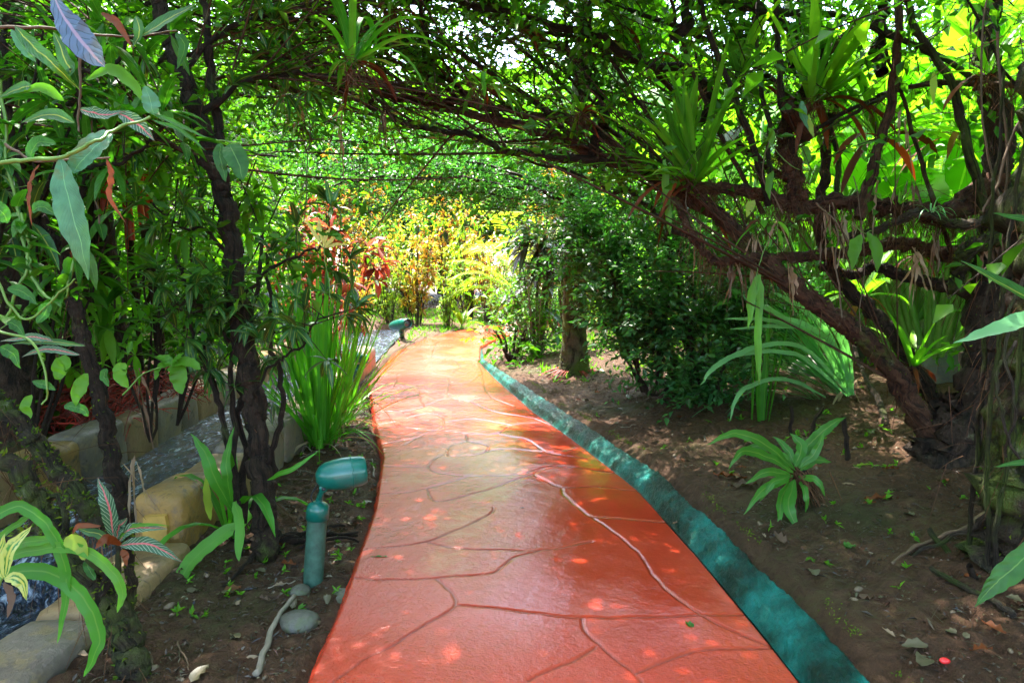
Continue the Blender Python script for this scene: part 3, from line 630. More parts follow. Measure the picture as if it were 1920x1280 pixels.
OV = [([(1270, 355, 4.6), (1100, 240, 5.), (1000, 215, 5.1), (850, 190, 5.3), (640, 130, 5.5), (500, 75, 5.7), (380, 50, 5.8), (200, -20, 6.)], .04), ([(1180, 320, 4.8), (1000, 290, 5.), (880, 250, 5.1), (760, 225, 5.2), (640, 170, 5.3), (560, 120, 5.4), (420, 100, 5.5)], .035),
      ([(940, 220, 5.2), (800, 120, 5.3), (700, 60, 5.5), (560, 0, 5.7)], .026), ([(1500, 350, 4.6), (1330, 230, 4.8), (1200, 120, 5.), (1060, 70, 5.2), (940, 30, 5.4), (840, -30, 5.5)], .03), ([(870, 200, 5.3), (760, 90, 5.4), (680, 60, 5.5), (480, -10, 5.6)], .022),
      ([(790, -30, 4.9), (796, 60, 5.), (805, 120, 5.05), (815, 200, 5.2)], .022), ([(1120, 300, 4.8), (1060, 60, 5.), (1070, -30, 5.)], .016), ([(1115, 150, 4.8), (1105, 40, 4.8), (1110, -30, 4.8)], .022), ([(1350, 500, 4.4), (1260, 420, 4.6), (1190, 370, 4.8), (1080, 330, 5.), (960, 300, 5.2)], .022),
      ([(700, 190, 5.4), (560, 170, 5.5), (430, 150, 5.5), (300, 140, 5.5)], .028), ([(640, 60, 5.3), (500, 30, 5.2), (350, 20, 5.1), (250, -20, 5)], .02)]
ovb = [bough(A, L, r * .8, r * .35, mat=['bark_red', 'bark', 'bark'][i % 3], sides=8, mo=50, fi=60, wig=.02) for i, (L, r) in enumerate(OV)]
fl_, tw = MB(), MB()
bl = MB(); O, T = pick(rg, mainb + ovb[:5], 230, .15, .95); Dd = T * 1.2 + rg.standard_normal((230, 3)) * .38 + V3(-.3, .1, .35); Lb = rg.uniform(.6, 2.2, 230)
bl.twigs(O, Dd, Lb, rg.uniform(.004, .014, 230), rg.uniform(-.3, .12, 230), rg, 10); part(bl, 'branchlets', G['bark_red'], A)
O, T = pick(rg, mainb + ovb + upb[7:13], 1000, .25, 1.); kk = rg.rand(1000) < np.interp(O[:, 0], [-1, 0, 1.2], [.62, .38, .10]); O, T = O[kk], T[kk]; nk = len(O); sprigs(fl_, tw, O, T * .6 + rg.standard_normal((nk, 3)) * .6 + V3(0, 0, .4), rg.uniform(.25, .6, nk), 9, .075, .036, rg, .4, .0035, .25)
# crown rising above and behind the arch, carried by its own limbs, then unseen leaf masses added for shade
limbs = []
for i, (a, b) in enumerate([((1.9, 4.6, 2.9), (-1.0, 5.0, 3.6)), ((1.2, 4.8, 2.7), (-2.2, 6.0, 3.5)), ((2.3, 4.4, 3.1), (1.4, 3.4, 3.9)), ((.6, 5., 2.7), (-1.2, 7., 3.8)), ((1.5, 4.6, 3.2), (-1.2, 3.2, 4.)), ((1., 4.4, 3.3), (-2.4, 4.6, 4.2)), ((1.8, 4.6, 3.2), (0.2, 5.8, 4.4))]):
    a, b = V3(*a), V3(*b); m = (a + b) / 2 + V3(0, 0, .3)
    limbs.append(bough(A, [a - V3(0, 0, .5), a, m, b], .04, .012, world=True, wig=.05, sides=7))
O, T = pick(rg, limbs, 850, .05, 1.); sprigs(fl_, tw, O + rg.standard_normal((850, 3)) * .3, rg.standard_normal((850, 3)) + V3(0, 0, .15), rg.uniform(.35, .8, 850), 10, .085, .04, rg, .4, .004, .2)
O, D = blob(rg, 800, (-.9, 4.6, 4.5), (2.1, 2.6, .7), 40, .25, .1); sprigs(fl_, tw, O, D, .5, 9, .12, .06, rg); O, D = blob(rg, 260, (.1, 4.1, 4.6), (1.1, 1.3, .4), 24, .25, .1); sprigs(fl_, tw, O, D, .5, 9, .13, .065, rg); O, D = blob(rg, 800, (-1.1, 5.2, 5.4), (2.3, 2.6, .5), 40, .25, .1); sprigs(fl_, tw, O, D, rg.uniform(.3, .7, 800), 10, .10, .05, rg, .4, .004, .1)  # leaf blobs above the frame, added to keep sun off the near path
part(tw, 'twigs', G['bark'], A); part(fl_, 'crown', G['small'], A); part(mossm, 'moss', G['moss'], A); part(fib, 'aerial_roots', G['root'], A)

# right-edge trunk
B = thing('rooted_tree', 'dark root-wrapped mossy trunk filling the right edge of the view', 'tree', on(2.2, 2.75, -.05)); rg = rng(21); mossm, fib = MB(), MB()
x0, y0 = 2.12, 2.75
bp = bough(B, [(x0 - .05, y0 + .05, -.1), (x0, y0, .15), (x0 + .02, y0, .6), (x0 + .05, y0, 1.2), (x0 + .1, y0 + .1, 1.9), (x0 + .1, y0 + .1, 2.8), (x0, y0 + .2, 3.8)], .17, .12, world=True, lump=.2, sides=14, mo=700, fi=0, s=.022, name='trunk', mat='bark_moss')
for k in range(6):
    a = rg.uniform(2.2, 5.4); f_ = rg.uniform(.8, 2.2); q = [(x0 + math.cos(a + .22 * math.sin(z * f_ + k)) * (.18 + .012 * rg.randn()), y0 + math.sin(a + .22 * math.sin(z * f_ + k)) * .18, z) for z in np.linspace(2.2, .1, 9)]
    q += [(x0 + math.cos(a) * .33, y0 + math.sin(a) * .33, .02 + .2)]
    bough(B, q, .006, .012, name='root', mat='bark_moss', world=True, wig=.004, sides=6)
bough(B, [(1905, 890, 2.75), (1880, 950, 2.8), (1800, 1000, 3.0), (1720, 1035, 3.05), (1680, 1055, 3.05)], .014, .006, name='root', mat='bark_grey', wig=.01, sides=6)
for L in ([(1905, 640, 2.6), (1870, 700, 2.55), (1880, 790, 2.5), (1920, 880, 2.5)], [(1925, 500, 2.6), (1885, 620, 2.55), (1900, 760, 2.5), (1880, 860, 2.55)]): bough(B, L, .007, .005, name='root', mat='bark_grey', wig=.006, sides=5)
fibres(fib, rg, bp, .2, 500, (.1, .35), lo=.3, hi=.9); part(mossm, 'moss', G['moss'], B); part(fib, 'aerial_roots', G['root'], B)

# ================================================================ rear arch: the dark shrub on the right whose stems reach over the path
rg = rng(22); S1 = thing('arching_shrub', 'dark small-leaved shrub beyond the big tree with thin stems sweeping left over the path', 'shrub', GP(1300, 745)); mossm, fib = MB(), MB()
st = []
for L, r in [([(1310, 760, 6.3), (1290, 640, 6.4), (1220, 520, 6.8), (1130, 430, 7.3), (1030, 365, 7.8), (900, 340, 8.2), (760, 330, 8.6), (620, 345, 9.)], .035), ([(1320, 750, 6.5), (1250, 560, 7.), (1120, 400, 7.6), (980, 330, 8.2), (840, 295, 8.6), (700, 270, 9.), (540, 268, 9.2), (420, 280, 9.4)], .03),
     ([(1290, 740, 6.4), (1210, 560, 7.), (1100, 440, 7.6), (1010, 385, 8.2), (900, 362, 8.6), (780, 370, 9.), (680, 400, 9.3)], .025), ([(1330, 740, 6.3), (1320, 600, 6.3), (1260, 450, 6.5), (1160, 340, 6.8), (1020, 270, 7.2), (880, 240, 7.6), (720, 235, 8.)], .03),
     ([(1300, 740, 6.2), (1330, 620, 6.2), (1380, 520, 6.3), (1400, 420, 6.4)], .02), ([(1280, 740, 6.3), (1230, 650, 6.2), (1170, 560, 6.3), (1140, 480, 6.5)], .022), ([(1310, 740, 6.2), (1290, 600, 6.), (1260, 500, 6.), (1250, 420, 6.)], .022),
     ([(1340, 740, 6.), (1370, 650, 5.9), (1400, 590, 5.9), (1380, 540, 6.)], .018), ([(1300, 740, 6.4), (1160, 470, 7.2), (1000, 350, 8.), (860, 318, 8.6), (700, 310, 9.2), (560, 320, 9.6)], .022)]: st.append(bough(S1, L, r, r * .35, name='stem', sides=7, wig=.02))
lf, tw = MB(), MB()
n = 850; O, T = pick(rg, st, n, .22, 1.); sprigs(lf, tw, O, T * .7 + rg.standard_normal((n, 3)) * .55 + V3(0, 0, .25), rg.uniform(.25, .65, n), 9, .075, .034, rg, .4, .003, .2)
n = 620; O, T = pick(rg, [st[0], st[1], st[2], st[3], st[8]], n, .5, 1.); sprigs(lf, tw, O + rg.standard_normal((n, 3)) * .08, T * .5 + rg.standard_normal((n, 3)) * .6, rg.uniform(.25, .6, n), 9, .075, .036, rg, .5, .003, .2)
for c, r, k in [((1290, 560, 6.3), (.75, .6, .75), 270), ((1180, 470, 6.8), (.7, .5, .5), 170), ((1360, 590, 6.), (.45, .5, .6), 130), ((1150, 410, 7.2), (.45, .4, .3), 140)]:
    O, D = blob(rg, k, P(*c), r, 16, .25, .1); sprigs(lf, tw, O, D, rg.uniform(.2, .45, k), 9, .08, .04, rg, .4, .003, .2)
part(tw, 'twigs', G['bark'], S1); part(lf, 'foliage', G['dark'], S1)
S2 = thing('leaning_shrub', 'slender dark-leaved shrub on the right bank leaning over the palm trunk', 'shrub', GP(1210, 735)); lf, tw = MB(), MB(); st = []
for L in ([(1215, 740, 6.4), (1170, 640, 6.6), (1120, 540, 6.9), (1060, 440, 7.2)], [(1210, 735, 6.4), (1190, 640, 6.4), (1170, 560, 6.5), (1160, 450, 6.7)], [(1205, 735, 6.5), (1150, 600, 6.8), (1140, 500, 7.), (1100, 400, 7.4)], [(1225, 735, 6.3), (1240, 660, 6.2), (1230, 590, 6.2)], [(1220, 740, 6.4), (1280, 720, 6.2), (1330, 740, 6.)]): st.append(bough(S2, L, .016, .006, name='stem', sides=6))
n = 420; O, T = pick(rg, st, n, .3, 1.); sprigs(lf, tw, O, T * .6 + rg.standard_normal((n, 3)) * .7, rg.uniform(.2, .5, n), 8, .085, .042, rg, .4, .003, .2)
part(tw, 'twigs', G['bark'], S2); part(lf, 'foliage', G['dark'], S2)

# palm trunk on the right of the path
pb = GP(1076, 700); t = thing('palm_tree', 'ringed mossy palm trunk standing just right of the path, crown hidden above the arch', 'palm', pb); rg = rng(23)
pp = smooth_path([pb - V3(0, 0, .05), pb + V3(0, 0, .15), pb + V3(0, 0, .7), pb + V3(.0, .05, 1.6), pb + V3(.05, .1, 3.0), pb + V3(.1, .15, 4.2)], 22)
rr = np.interp(np.linspace(0, 1, len(pp)), [0, .12, .3, .5, 1], [.24, .19, .15, .13, .10]); rr = rr * (1 + .035 * (np.arange(len(pp)) % 4 == 0)); mb = MB(); mb.tube(pp, rr, 16, rg, .03); part(mb, 'trunk', G['palm_bark'], t)
ml, mt = MB(), MB()
for k in range(16): a = k * 2.4; frond(ml, mt, rg, pp[-1], V3(math.cos(a), math.sin(a), .5 + .6 * rg.rand()), 2.0, 1.1, 34, .5, .03, .015)
part(mt, 'frond_stalks', G['green_stem'], t); part(ml, 'crown', G['small'], t)
mb = MB(); n = 60; a = rg.rand(n) * 6.28; mb.twigs(pb + np.stack([np.cos(a) * .2, np.sin(a) * .2, .06 + 0 * a], 1), np.stack([np.cos(a), np.sin(a), -.3 + 0 * a], 1), .22, .006, .4, rg); part(mb, 'roots', G['redroot'], t)
mb = MB(); tufts(mb, rg, pp, rr, 900, .02, .0, 0, .35); part(mb, 'moss', G['moss'], t)

# ================================================================ left clump tree and its neighbours
rg = rng(30); mossm, fib = MB(), MB(); cb = GP(500, 1030)
C = thing('dark_clump_tree', 'dark slender-trunked tree between the path lamp and the stream, several thin stems at its foot', 'tree', cb)
bough(C, [(503, 1045, 3.35), (500, 1000, 3.35), (490, 900, 3.4), (478, 780, 3.45), (462, 660, 3.5), (440, 520, 3.55), (425, 400, 3.6), (405, 320, 3.6), (375, 220, 3.6), (340, 130, 3.6), (310, 60, 3.6), (290, -40, 3.6)], .062, .038, name='trunk', mo=120, fi=40, pw=.7)
bough(C, [(405, 330, 3.6), (412, 250, 3.65), (400, 160, 3.7), (392, 90, 3.7), (380, -20, 3.7)], .03, .02)
cs = []
for L, r in [([(500, 1000, 3.4), (512, 880, 3.45), (530, 780, 3.5), (520, 660, 3.55), (508, 560, 3.6), (500, 480, 3.6)], .018), ([(448, 1050, 3.35), (440, 900, 3.4), (432, 760, 3.45), (438, 640, 3.5), (430, 560, 3.5)], .020), ([(440, 960, 3.4), (425, 850, 3.4), (400, 720, 3.4), (365, 620, 3.4), (350, 540, 3.4), (330, 480, 3.4)], .014),
            ([(455, 980, 3.4), (458, 820, 3.5), (450, 700, 3.5), (480, 560, 3.6), (490, 450, 3.7)], .02), ([(430, 900, 3.4), (415, 760, 3.45), (380, 650, 3.5), (365, 560, 3.5)], .009), ([(470, 760, 3.4), (500, 700, 3.35), (560, 650, 3.3), (610, 590, 3.3)], .008),
            ([(437, 500, 3.6), (400, 440, 3.5), (340, 420, 3.4), (280, 380, 3.3)], .012), ([(430, 640, 3.5), (380, 580, 3.4), (340, 570, 3.3), (290, 590, 3.2)], .009), ([(450, 560, 3.5), (510, 500, 3.4), (580, 470, 3.4), (640, 430, 3.4)], .009), ([(400, 320, 3.6), (330, 280, 3.5), (250, 240, 3.4), (170, 225, 3.3)], .015),
            ([(375, 220, 3.6), (450, 160, 3.7), (560, 140, 3.8), (680, 150, 4.)], .02), ([(340, 130, 3.6), (420, 60, 3.7), (540, 20, 3.8), (640, -20, 3.9)], .018), ([(310, 60, 3.6), (220, 60, 3.5), (120, 40, 3.4), (0, 50, 3.3)], .02)]: cs.append(bough(C, L, r, r * .5, sides=7, name='stem'))
lf, tw = MB(), MB()
def whorls(lf, tw, rg, O, n, ll, lw, spread=.8, droop=.8, seg=5, prof='lance', wave=.03, m=9):
    D0 = rg.standard_normal((len(O), 3)) * .8 + V3(0, 0, .35)
    tw.twigs(O, D0, .16, .004, .1, rg); E = curve_batch(O, D0, .16, .1, 3)[:, -1]
    d = nrm(D0)[:, None] * .5 + rg.standard_normal((len(O), m, 3)) * spread; U = V3(0, 0, 1) + rg.standard_normal((len(O), m, 3)) * .2
    k = rg.uniform(.6, 1.1, len(O) * m); lf.leaves(np.repeat(E, m, 0), d.reshape(-1, 3), U.reshape(-1, 3), ll * k, lw * k, droop=droop, seg=seg, prof=prof, wave=wave)
O, T = pick(rg, cs[:9], 80, .5, 1.); whorls(lf, tw, rg, O, 0, .15, .032)
O, T = pick(rg, cs[9:], 24, .3, 1.); whorls(lf, tw, rg, O, 0, .17, .036)
part(lf, 'crown', G['croton_dark'], C); part(tw, 'twigs', G['bark'], C)
lf, tw = MB(), MB(); O, T = pick(rg, cs[6:], 130, .2, 1.); sprigs(lf, tw, O, rg.standard_normal((130, 3)) + V3(0, 0, .3), rg.uniform(.2, .45, 130), 8, .07, .032, rg, .3, .003)
part(lf, 'creeper_leaves', G['small'], C); part(mossm, 'moss', G['moss'], C); part(fib, 'aerial_roots', G['root'], C)
mb = MB(); O, D = blob(rg, 0 + 1, (0, 0, 0), (1, 1, 1)); 
for k in range(6):
    a = rg.uniform(0, 6.28); q = [cb + V3(math.cos(a) * s_ * .45, math.sin(a) * s_ * .45, .05 - s_ * .04) for s_ in (0, .3, .6, 1.)]
    mb.tube(smooth_path(q, 5, .012, rg), taper(16, .018, .006), 6, rg, .1)
part(mb, 'roots', G['bark'], C)

def stem_tree(name, label, pxs, r0, r1, seed, mat='bark_moss', mo=200, whorl=None, cat='tree', extra=()):
    global mossm, fib, rg
    rg = rng(seed); mossm, fib = MB(), MB(); p0 = P(*pxs[0]); t = thing(name, label, cat, p0)
    p = bough(t, pxs, r0, r1, name='trunk', mat=mat, mo=mo, fi=mo // 4, sides=9, wig=.012); ps = [p]
    for L, r in extra: ps.append(bough(t, L, r, r * .5, mat=mat, mo=mo // 4, sides=7))
    part(mossm, 'moss', G['moss'], t); part(fib, 'aerial_roots', G['root'], t)
    if whorl:
        k, ll, lw, m, lo = whorl; lf, tw = MB(), MB(); O, T = pick(rg, ps[1:] or ps, k, lo, 1.); whorls(lf, tw, rg, O, 0, ll, lw, m=7); part(lf, 'crown', G[m], t); part(tw, 'twigs', G['bark'], t)
    return t
stem_tree('leaning_tree', 'slim lichen-spotted tree leaning left across the stream wall', [(238, 1000, 3.05), (228, 940, 3.05), (205, 820, 3.1), (175, 690, 3.1), (140, 580, 3.1), (118, 490, 3.1), (80, 420, 3.1), (40, 330, 3.1), (10, 200, 3.1), (0, 60, 3.1)], .036, .022, 31, 'bark', 260, (24, .22, .05, 'vine', 0.2),
          extra=[([(118, 490, 3.1), (140, 400, 3.), (160, 300, 3.), (150, 180, 3.), (170, 60, 3)], .016), ([(60, 400, 3.1), (120, 330, 3.), (230, 300, 2.9), (300, 250, 2.9)], .012), ([(10, 200, 3.1), (80, 150, 3.), (180, 130, 2.9), (260, 60, 2.9)], .014)])
stem_tree('mossy_leaning_trunk', 'thick moss-covered trunk slanting out of the lower left over the stream', [(200, 1010, 2.75), (165, 950, 2.75), (105, 880, 2.8), (40, 800, 2.8), (-40, 720, 2.8), (-150, 600, 2.8), (-200, 400, 2.8), (-180, 100, 2.8)], .040, .03, 32, 'bark_moss', 900)
stem_tree('forked_tree', 'low forked mossy tree at the bottom left in front of the lower wall', [(262, 1300, 2.35), (245, 1220, 2.35), (205, 1130, 2.35), (150, 1065, 2.35), (95, 985, 2.4), (40, 900, 2.4), (-40, 820, 2.4), (-120, 700, 2.4)], .055, .022, 33, 'bark_moss', 500,
          extra=[([(240, 1210, 2.35), (238, 1130, 2.38), (240, 1050, 2.4), (225, 1000, 2.4)], .024), ([(205, 1130, 2.35), (170, 1060, 2.3), (100, 1010, 2.3), (20, 1000, 2.3)], .018), ([(150, 1065, 2.4), (120, 960, 2.4), (50, 880, 2.5), (-20, 850, 2.5)], .014)])
stem_tree('far_left_trunk', 'upright dark trunk at the far left edge with ferny moss on its bark', [(30, 840, 4.6), (28, 700, 4.6), (22, 500, 4.6), (30, 300, 4.6), (20, 100, 4.6), (0, -60, 4.6)], .13, .10, 34, 'bark', 700, (28, .24, .06, 'bright', 0.2), extra=[([(25, 300, 4.6), (120, 200, 4.5), (260, 130, 4.4), (380, 90, 4.3)], .03), ([(22, 400, 4.6), (100, 350, 4.5), (220, 300, 4.4), (290, 280, 4.4)], .02), ([(22, 200, 4.6), (110, 100, 4.5), (200, 40, 4.4), (330, -10, 4.4)], .03)])

# red-stemmed palms beyond the stream
rg = rng(35)
for i, (x, y, z, lab) in enumerate([(75, 790, 5.1, 'red-stemmed palm at the left beyond the stream wall, red roots spilling over the blocks'), (170, 770, 5.4, 'second red-stemmed palm right of the first, behind the slim leaning tree'), (270, 720, 6.1, 'smallest red-stemmed palm, nearest the bend of the stream wall')]):
    b = P(x, y, z); b[2] = .24; t = thing('red_stem_palm', lab, 'palm', b, 'red-stemmed palms behind the stream wall')
    ml, mt, mr, mc = MB(), MB(), MB(), MB()
    for k in range(5):
        o = b + V3(rg.uniform(-.25, .25), rg.uniform(-.2, .2), 0); h = rg.uniform(1.1, 1.9); c = smooth_path([o, o + V3(.02, 0, h * .5), o + V3(rg.uniform(-.1, .1), 0, h)], 5, .008, rg); mt.tube(c, .022, 7)
        c2 = smooth_path([c[-1], c[-1] + V3(rg.uniform(-.02, .02), 0, .25), c[-1] + V3(rg.uniform(-.05, .05), 0, .55)], 4); mr.tube(c2, taper(len(c2), .03, .014), 8)
        for j in range(7): a = rg.uniform(0, 6.28); frond(ml, mc, rg, c2[-1], V3(math.cos(a), math.sin(a), .9), rg.uniform(.9, 1.3), 1.3, 18, .34, .035, .006)
    part(mt, 'stems', G['bark'], t); part(mr, 'crownshafts', G['red_stem'], t); part(mc, 'frond_stalks', G['red_stem'], t); part(ml, 'fronds', G['bright'], t)
    n = 420; m = MB(); O = b + np.stack([rg.uniform(-.55, .5, n), rg.uniform(-.35, .25, n), rg.uniform(.0, .28, n)], 1)
    m.twigs(O, np.stack([rg.randn(n) * .7, -.6 + rg.randn(n) * .6, -.15 + rg.randn(n) * .3], 1), rg.uniform(.12, .3, n), .006, .5, rg); part(m, 'roots', G['redroot'], t)

# ================================================================ strap-leaved plants beside the path
def strap_plant(name, label, c, specs, mat, seed, cat='plant', dead=0, group=None):
    rg = rng(seed); t = thing(name, label, cat, c, group); mb = MB()
    for s in specs: rosette(mb, rg, c, **s)
    part(mb, 'leaves', G[mat], t)
    if dead: m = MB(); rosette(m, rg, c, dead, .45, .022, (30, 85), (1., 2.), prof='strap', twist=1.); part(m, 'dead_leaves', G['tan'], t)
    return t
c = GP(600, 838)
strap_plant('iris_clump', 'tall upright strap-leaved clump left of the path behind the lamp', c, [dict(n=50, L=1.7, W=.046, th=(2, 22), droop=(.05, .35), base=.16, prof='blade'), dict(n=30, L=1.35, W=.04, th=(14, 50), droop=(.3, 1.0), base=.14, prof='blade'), dict(n=10, L=.9, W=.022, th=(35, 60), droop=(.6, 1.4), az=(-.3, 1.2), prof='blade')], 'strap', 40, dead=10)
c = GP(640, 800)
strap_plant('iris_clump', 'second strap-leaved clump leaning right over the path edge, long thin arching blades', c, [dict(n=20, L=1.2, W=.045, th=(5, 30), droop=(.1, .5), base=.12, prof='blade'), dict(n=9, L=1.25, W=.03, th=(30, 58), droop=(.5, 1.3), az=(0, 1.1), base=.1, prof='blade')], 'strap', 41, dead=8)
c = GP(440, 1010)
strap_plant('amaryllis_plant', 'few broad glossy straps bending to the soil at the foot of the clump tree', c, [dict(n=5, L=.75, W=.055, th=(20, 55), droop=(1.2, 2.2), prof='strap'), dict(n=3, L=.6, W=.05, th=(5, 20), droop=(.2, .6), prof='strap')], 'strap', 42)
c = GP(1590, 740)
strap_plant('pale_iris_clump', 'pale blue-green strap-leaved clump on the right bank fanning to the left', c, [dict(n=60, L=1.75, W=.034, th=(22, 66), droop=(.15, .6), az=(math.pi * 1.03, .5), base=.16, prof='blade'), dict(n=14, L=1.3, W=.032, th=(45, 66), droop=(.4, 1.1), az=(math.pi * 1.02, .45), base=.12, prof='blade')], 'pale_strap', 43, dead=8)
c = GP(1540, 750)
strap_plant('pale_iris_clump', 'low pale strap-leaved tuft left of the fanned clump, blades nodding to the soil', c, [dict(n=8, L=1.4, W=.034, th=(45, 75), droop=(.7, 1.6), az=(math.pi, .5), base=.1, prof='blade')], 'pale_strap', 44)
c = GP(1425, 790)
strap_plant('spear_leaf_plant', 'upright broad spear leaves standing under the arching bough', c, [dict(n=6, L=.95, W=.07, th=(1, 9), droop=(0, .12), base=.07, prof='blade')], 'strap', 45)
NEST = GP(1500, 940)
BR = []
def bromeliad(label, c, n, L, W, th, droop, seed, az=(0, math.pi), mat='brom', dead=4, roots=60, group='bromeliads perched on the boughs', prof='strap', name='bromeliad'):
    rg = rng(seed); t = thing(name, label, 'bromeliad', c, group); mb = MB(); rosette(mb, rg, c, n, L, W, th, droop, az, prof, 9, .03); part(mb, 'leaves', G[mat], t)
    if dead: m = MB(); rosette(m, rg, c, dead, L * .7, W * .7, (70, 130), (1., 2.5), az, prof, 7, .03, twist=1.); part(m, 'dead_leaves', G['rust'], t)
    if roots: m = MB(); m.twigs(c + rg.standard_normal((roots, 3)) * .03, rg.standard_normal((roots, 3)) + V3(0, 0, -.9), rg.uniform(.06, .22, roots), .002, .6, rg); part(m, 'roots', G['root'], t)
    return t
bromeliad('large bright bromeliad on the bough right of centre, leaves fanned wide to the left', P(1305, 345, 4.35), 40, .85, .038, (12, 85), (.2, .8), 50, (math.pi, 1.9))
bromeliad('upright bromeliad growing behind the widest one', P(1275, 355, 4.5), 14, .8, .05, (2, 30), (.1, .5), 51, roots=20)
bromeliad('bromeliad at the top left of the arch with blades folded over to the right', P(660, 125, 3.4), 20, .52, .036, (5, 75), (.5, 2.2), 52, (0, 2.2), mat='strap')
bromeliad('small drooping bromeliad hanging on the middle of the main bough', P(905, 168, 4.2), 14, .36, .026, (40, 100), (1.4, 3.), 53, mat='strap')
bromeliad('tall green bromeliad with one long upright blade at the upper right', P(1520, 195, 4.1), 16, .8, .045, (0, 55), (.1, .7), 54)
bromeliad('bromeliad on the bough beside the cut stump, tinged with yellow', P(1540, 190, 4.3), 16, .85, .05, (20, 70), (.2, .7), 55, (0, 1.8), mat='bright')
bromeliad('bromeliad clinging to the lower stem above the pale clump', P(1712, 690, 4.45), 13, .42, .045, (15, 60), (.2, .7), 56, mat='brom')
bromeliad('bromeliad in the fork of the trunks with broad mottled blades', P(1620, 560, 5.0), 12, .5, .06, (20, 80), (.4, 1.2), 57, mat='broad')
bromeliad('spiky bromeliad seen through the gap beside the right trunk', P(1720, 480, 4.6), 16, .32, .02, (10, 95), (.2, .6), 58, mat='strap')
bromeliad('tiny air plant with curled leaves on the pale branch', P(1745, 400, 3.95), 14, .14, .007, (20, 100), (.8, 3.), 59, mat='pale_strap', dead=0, roots=10)
bromeliad('small grassy air plant left of the curled one', P(1685, 385, 3.95), 8, .13, .010, (0, 70), (.2, .8), 60, dead=0, roots=10)
bromeliad('fan of green blades high over the right end of the main bough', P(1200, 120, 5.3), 20, .8, .08, (5, 70), (.3, 1.2), 61, mat='bright')
bromeliad('bromeliad at the top edge right of centre, broad leaves against the light', P(1160, 40, 5.), 12, .45, .07, (10, 100), (.5, 1.5), 62, mat='bright')
bromeliad('bromeliad half hidden behind the vertical stem at the top right', P(1650, 260, 4.6), 22, .9, .065, (10, 80), (.3, 1.), 63, mat='bright')
bromeliad('bromeliad at the far upper right under the mossy branch', P(1800, 250, 4.8), 20, .85, .06, (10, 90), (.3, 1.2), 64, mat='brom')
bromeliad('little bromeliad under the bough at the tip of the left fork', P(1440, 420, 4.1), 7, .24, .03, (60, 150), (1., 3.), 65, mat='brom')
for lb_, q_, n_, L_, W_, th_, dr_, sd_ in [('spiky bromeliad at the top edge between the folded-over one and the straight hanging stem', P(735, 20, 4.4), 14, .42, .03, (20, 110), (.5, 2.), 201), ('narrow-leaved bromeliad high above the middle of the path', P(975, 60, 4.7), 13, .36, .03, (30, 120), (.6, 2.), 202),
    ('bromeliad where the mossy thin branch meets the main bough', P(1090, 215, 4.6), 12, .38, .028, (20, 100), (.4, 1.6), 203), ('bromeliad at the upper left over the dark clump tree fork', P(440, 60, 4.2), 12, .38, .03, (20, 110), (.6, 2.2), 204), ('bright bromeliad between two upright stems left of the cut stub', P(1385, 150, 4.3), 16, .6, .04, (10, 85), (.2, 1.), 205),
    ('grassy bromeliad dangling under the left end of the main bough', P(560, 235, 4.6), 10, .3, .02, (60, 140), (1., 2.6), 206), ('bromeliad on the mossy horizontal branch at the far right', P(1850, 140, 3.8), 12, .4, .035, (10, 90), (.3, 1.2), 207)]:
    bromeliad(lb_, q_, n_, L_, W_, th_, dr_, sd_, mat='brom' if sd_ % 2 else 'strap')
# bare twig tangle of the left trees
rg = rng(210); bl = MB(); O, T = pick(rg, cs[9:], 90, .1, .95); bl.twigs(O, T + rg.standard_normal((90, 3)) * .5 + V3(.2, .1, .1), rg.uniform(.4, 1.5, 90), rg.uniform(.003, .009, 90), rg.uniform(-.4, .4, 90), rg, 9); part(bl, 'branchlets', G['bark_red'], C)
# cut stump of the tree among the epiphytes
t = thing('cut_stub', 'hollow cut branch stub sticking up among the roots on the bough', 'stub', P(1500, 205, 4.1)); mb = MB(); p0, p1 = P(1515, 250, 4.15), P(1478, 200, 3.95); rr_ = smooth_path([p0, (p0 + p1) / 2, p1], 5); mb.tube(rr_, .055, 14, rng(2), .05); mb.tube(rr_[::-1], .04, 14, rng(2), .05, cap=True); part(mb, 'shell', G['bark_red'], t)

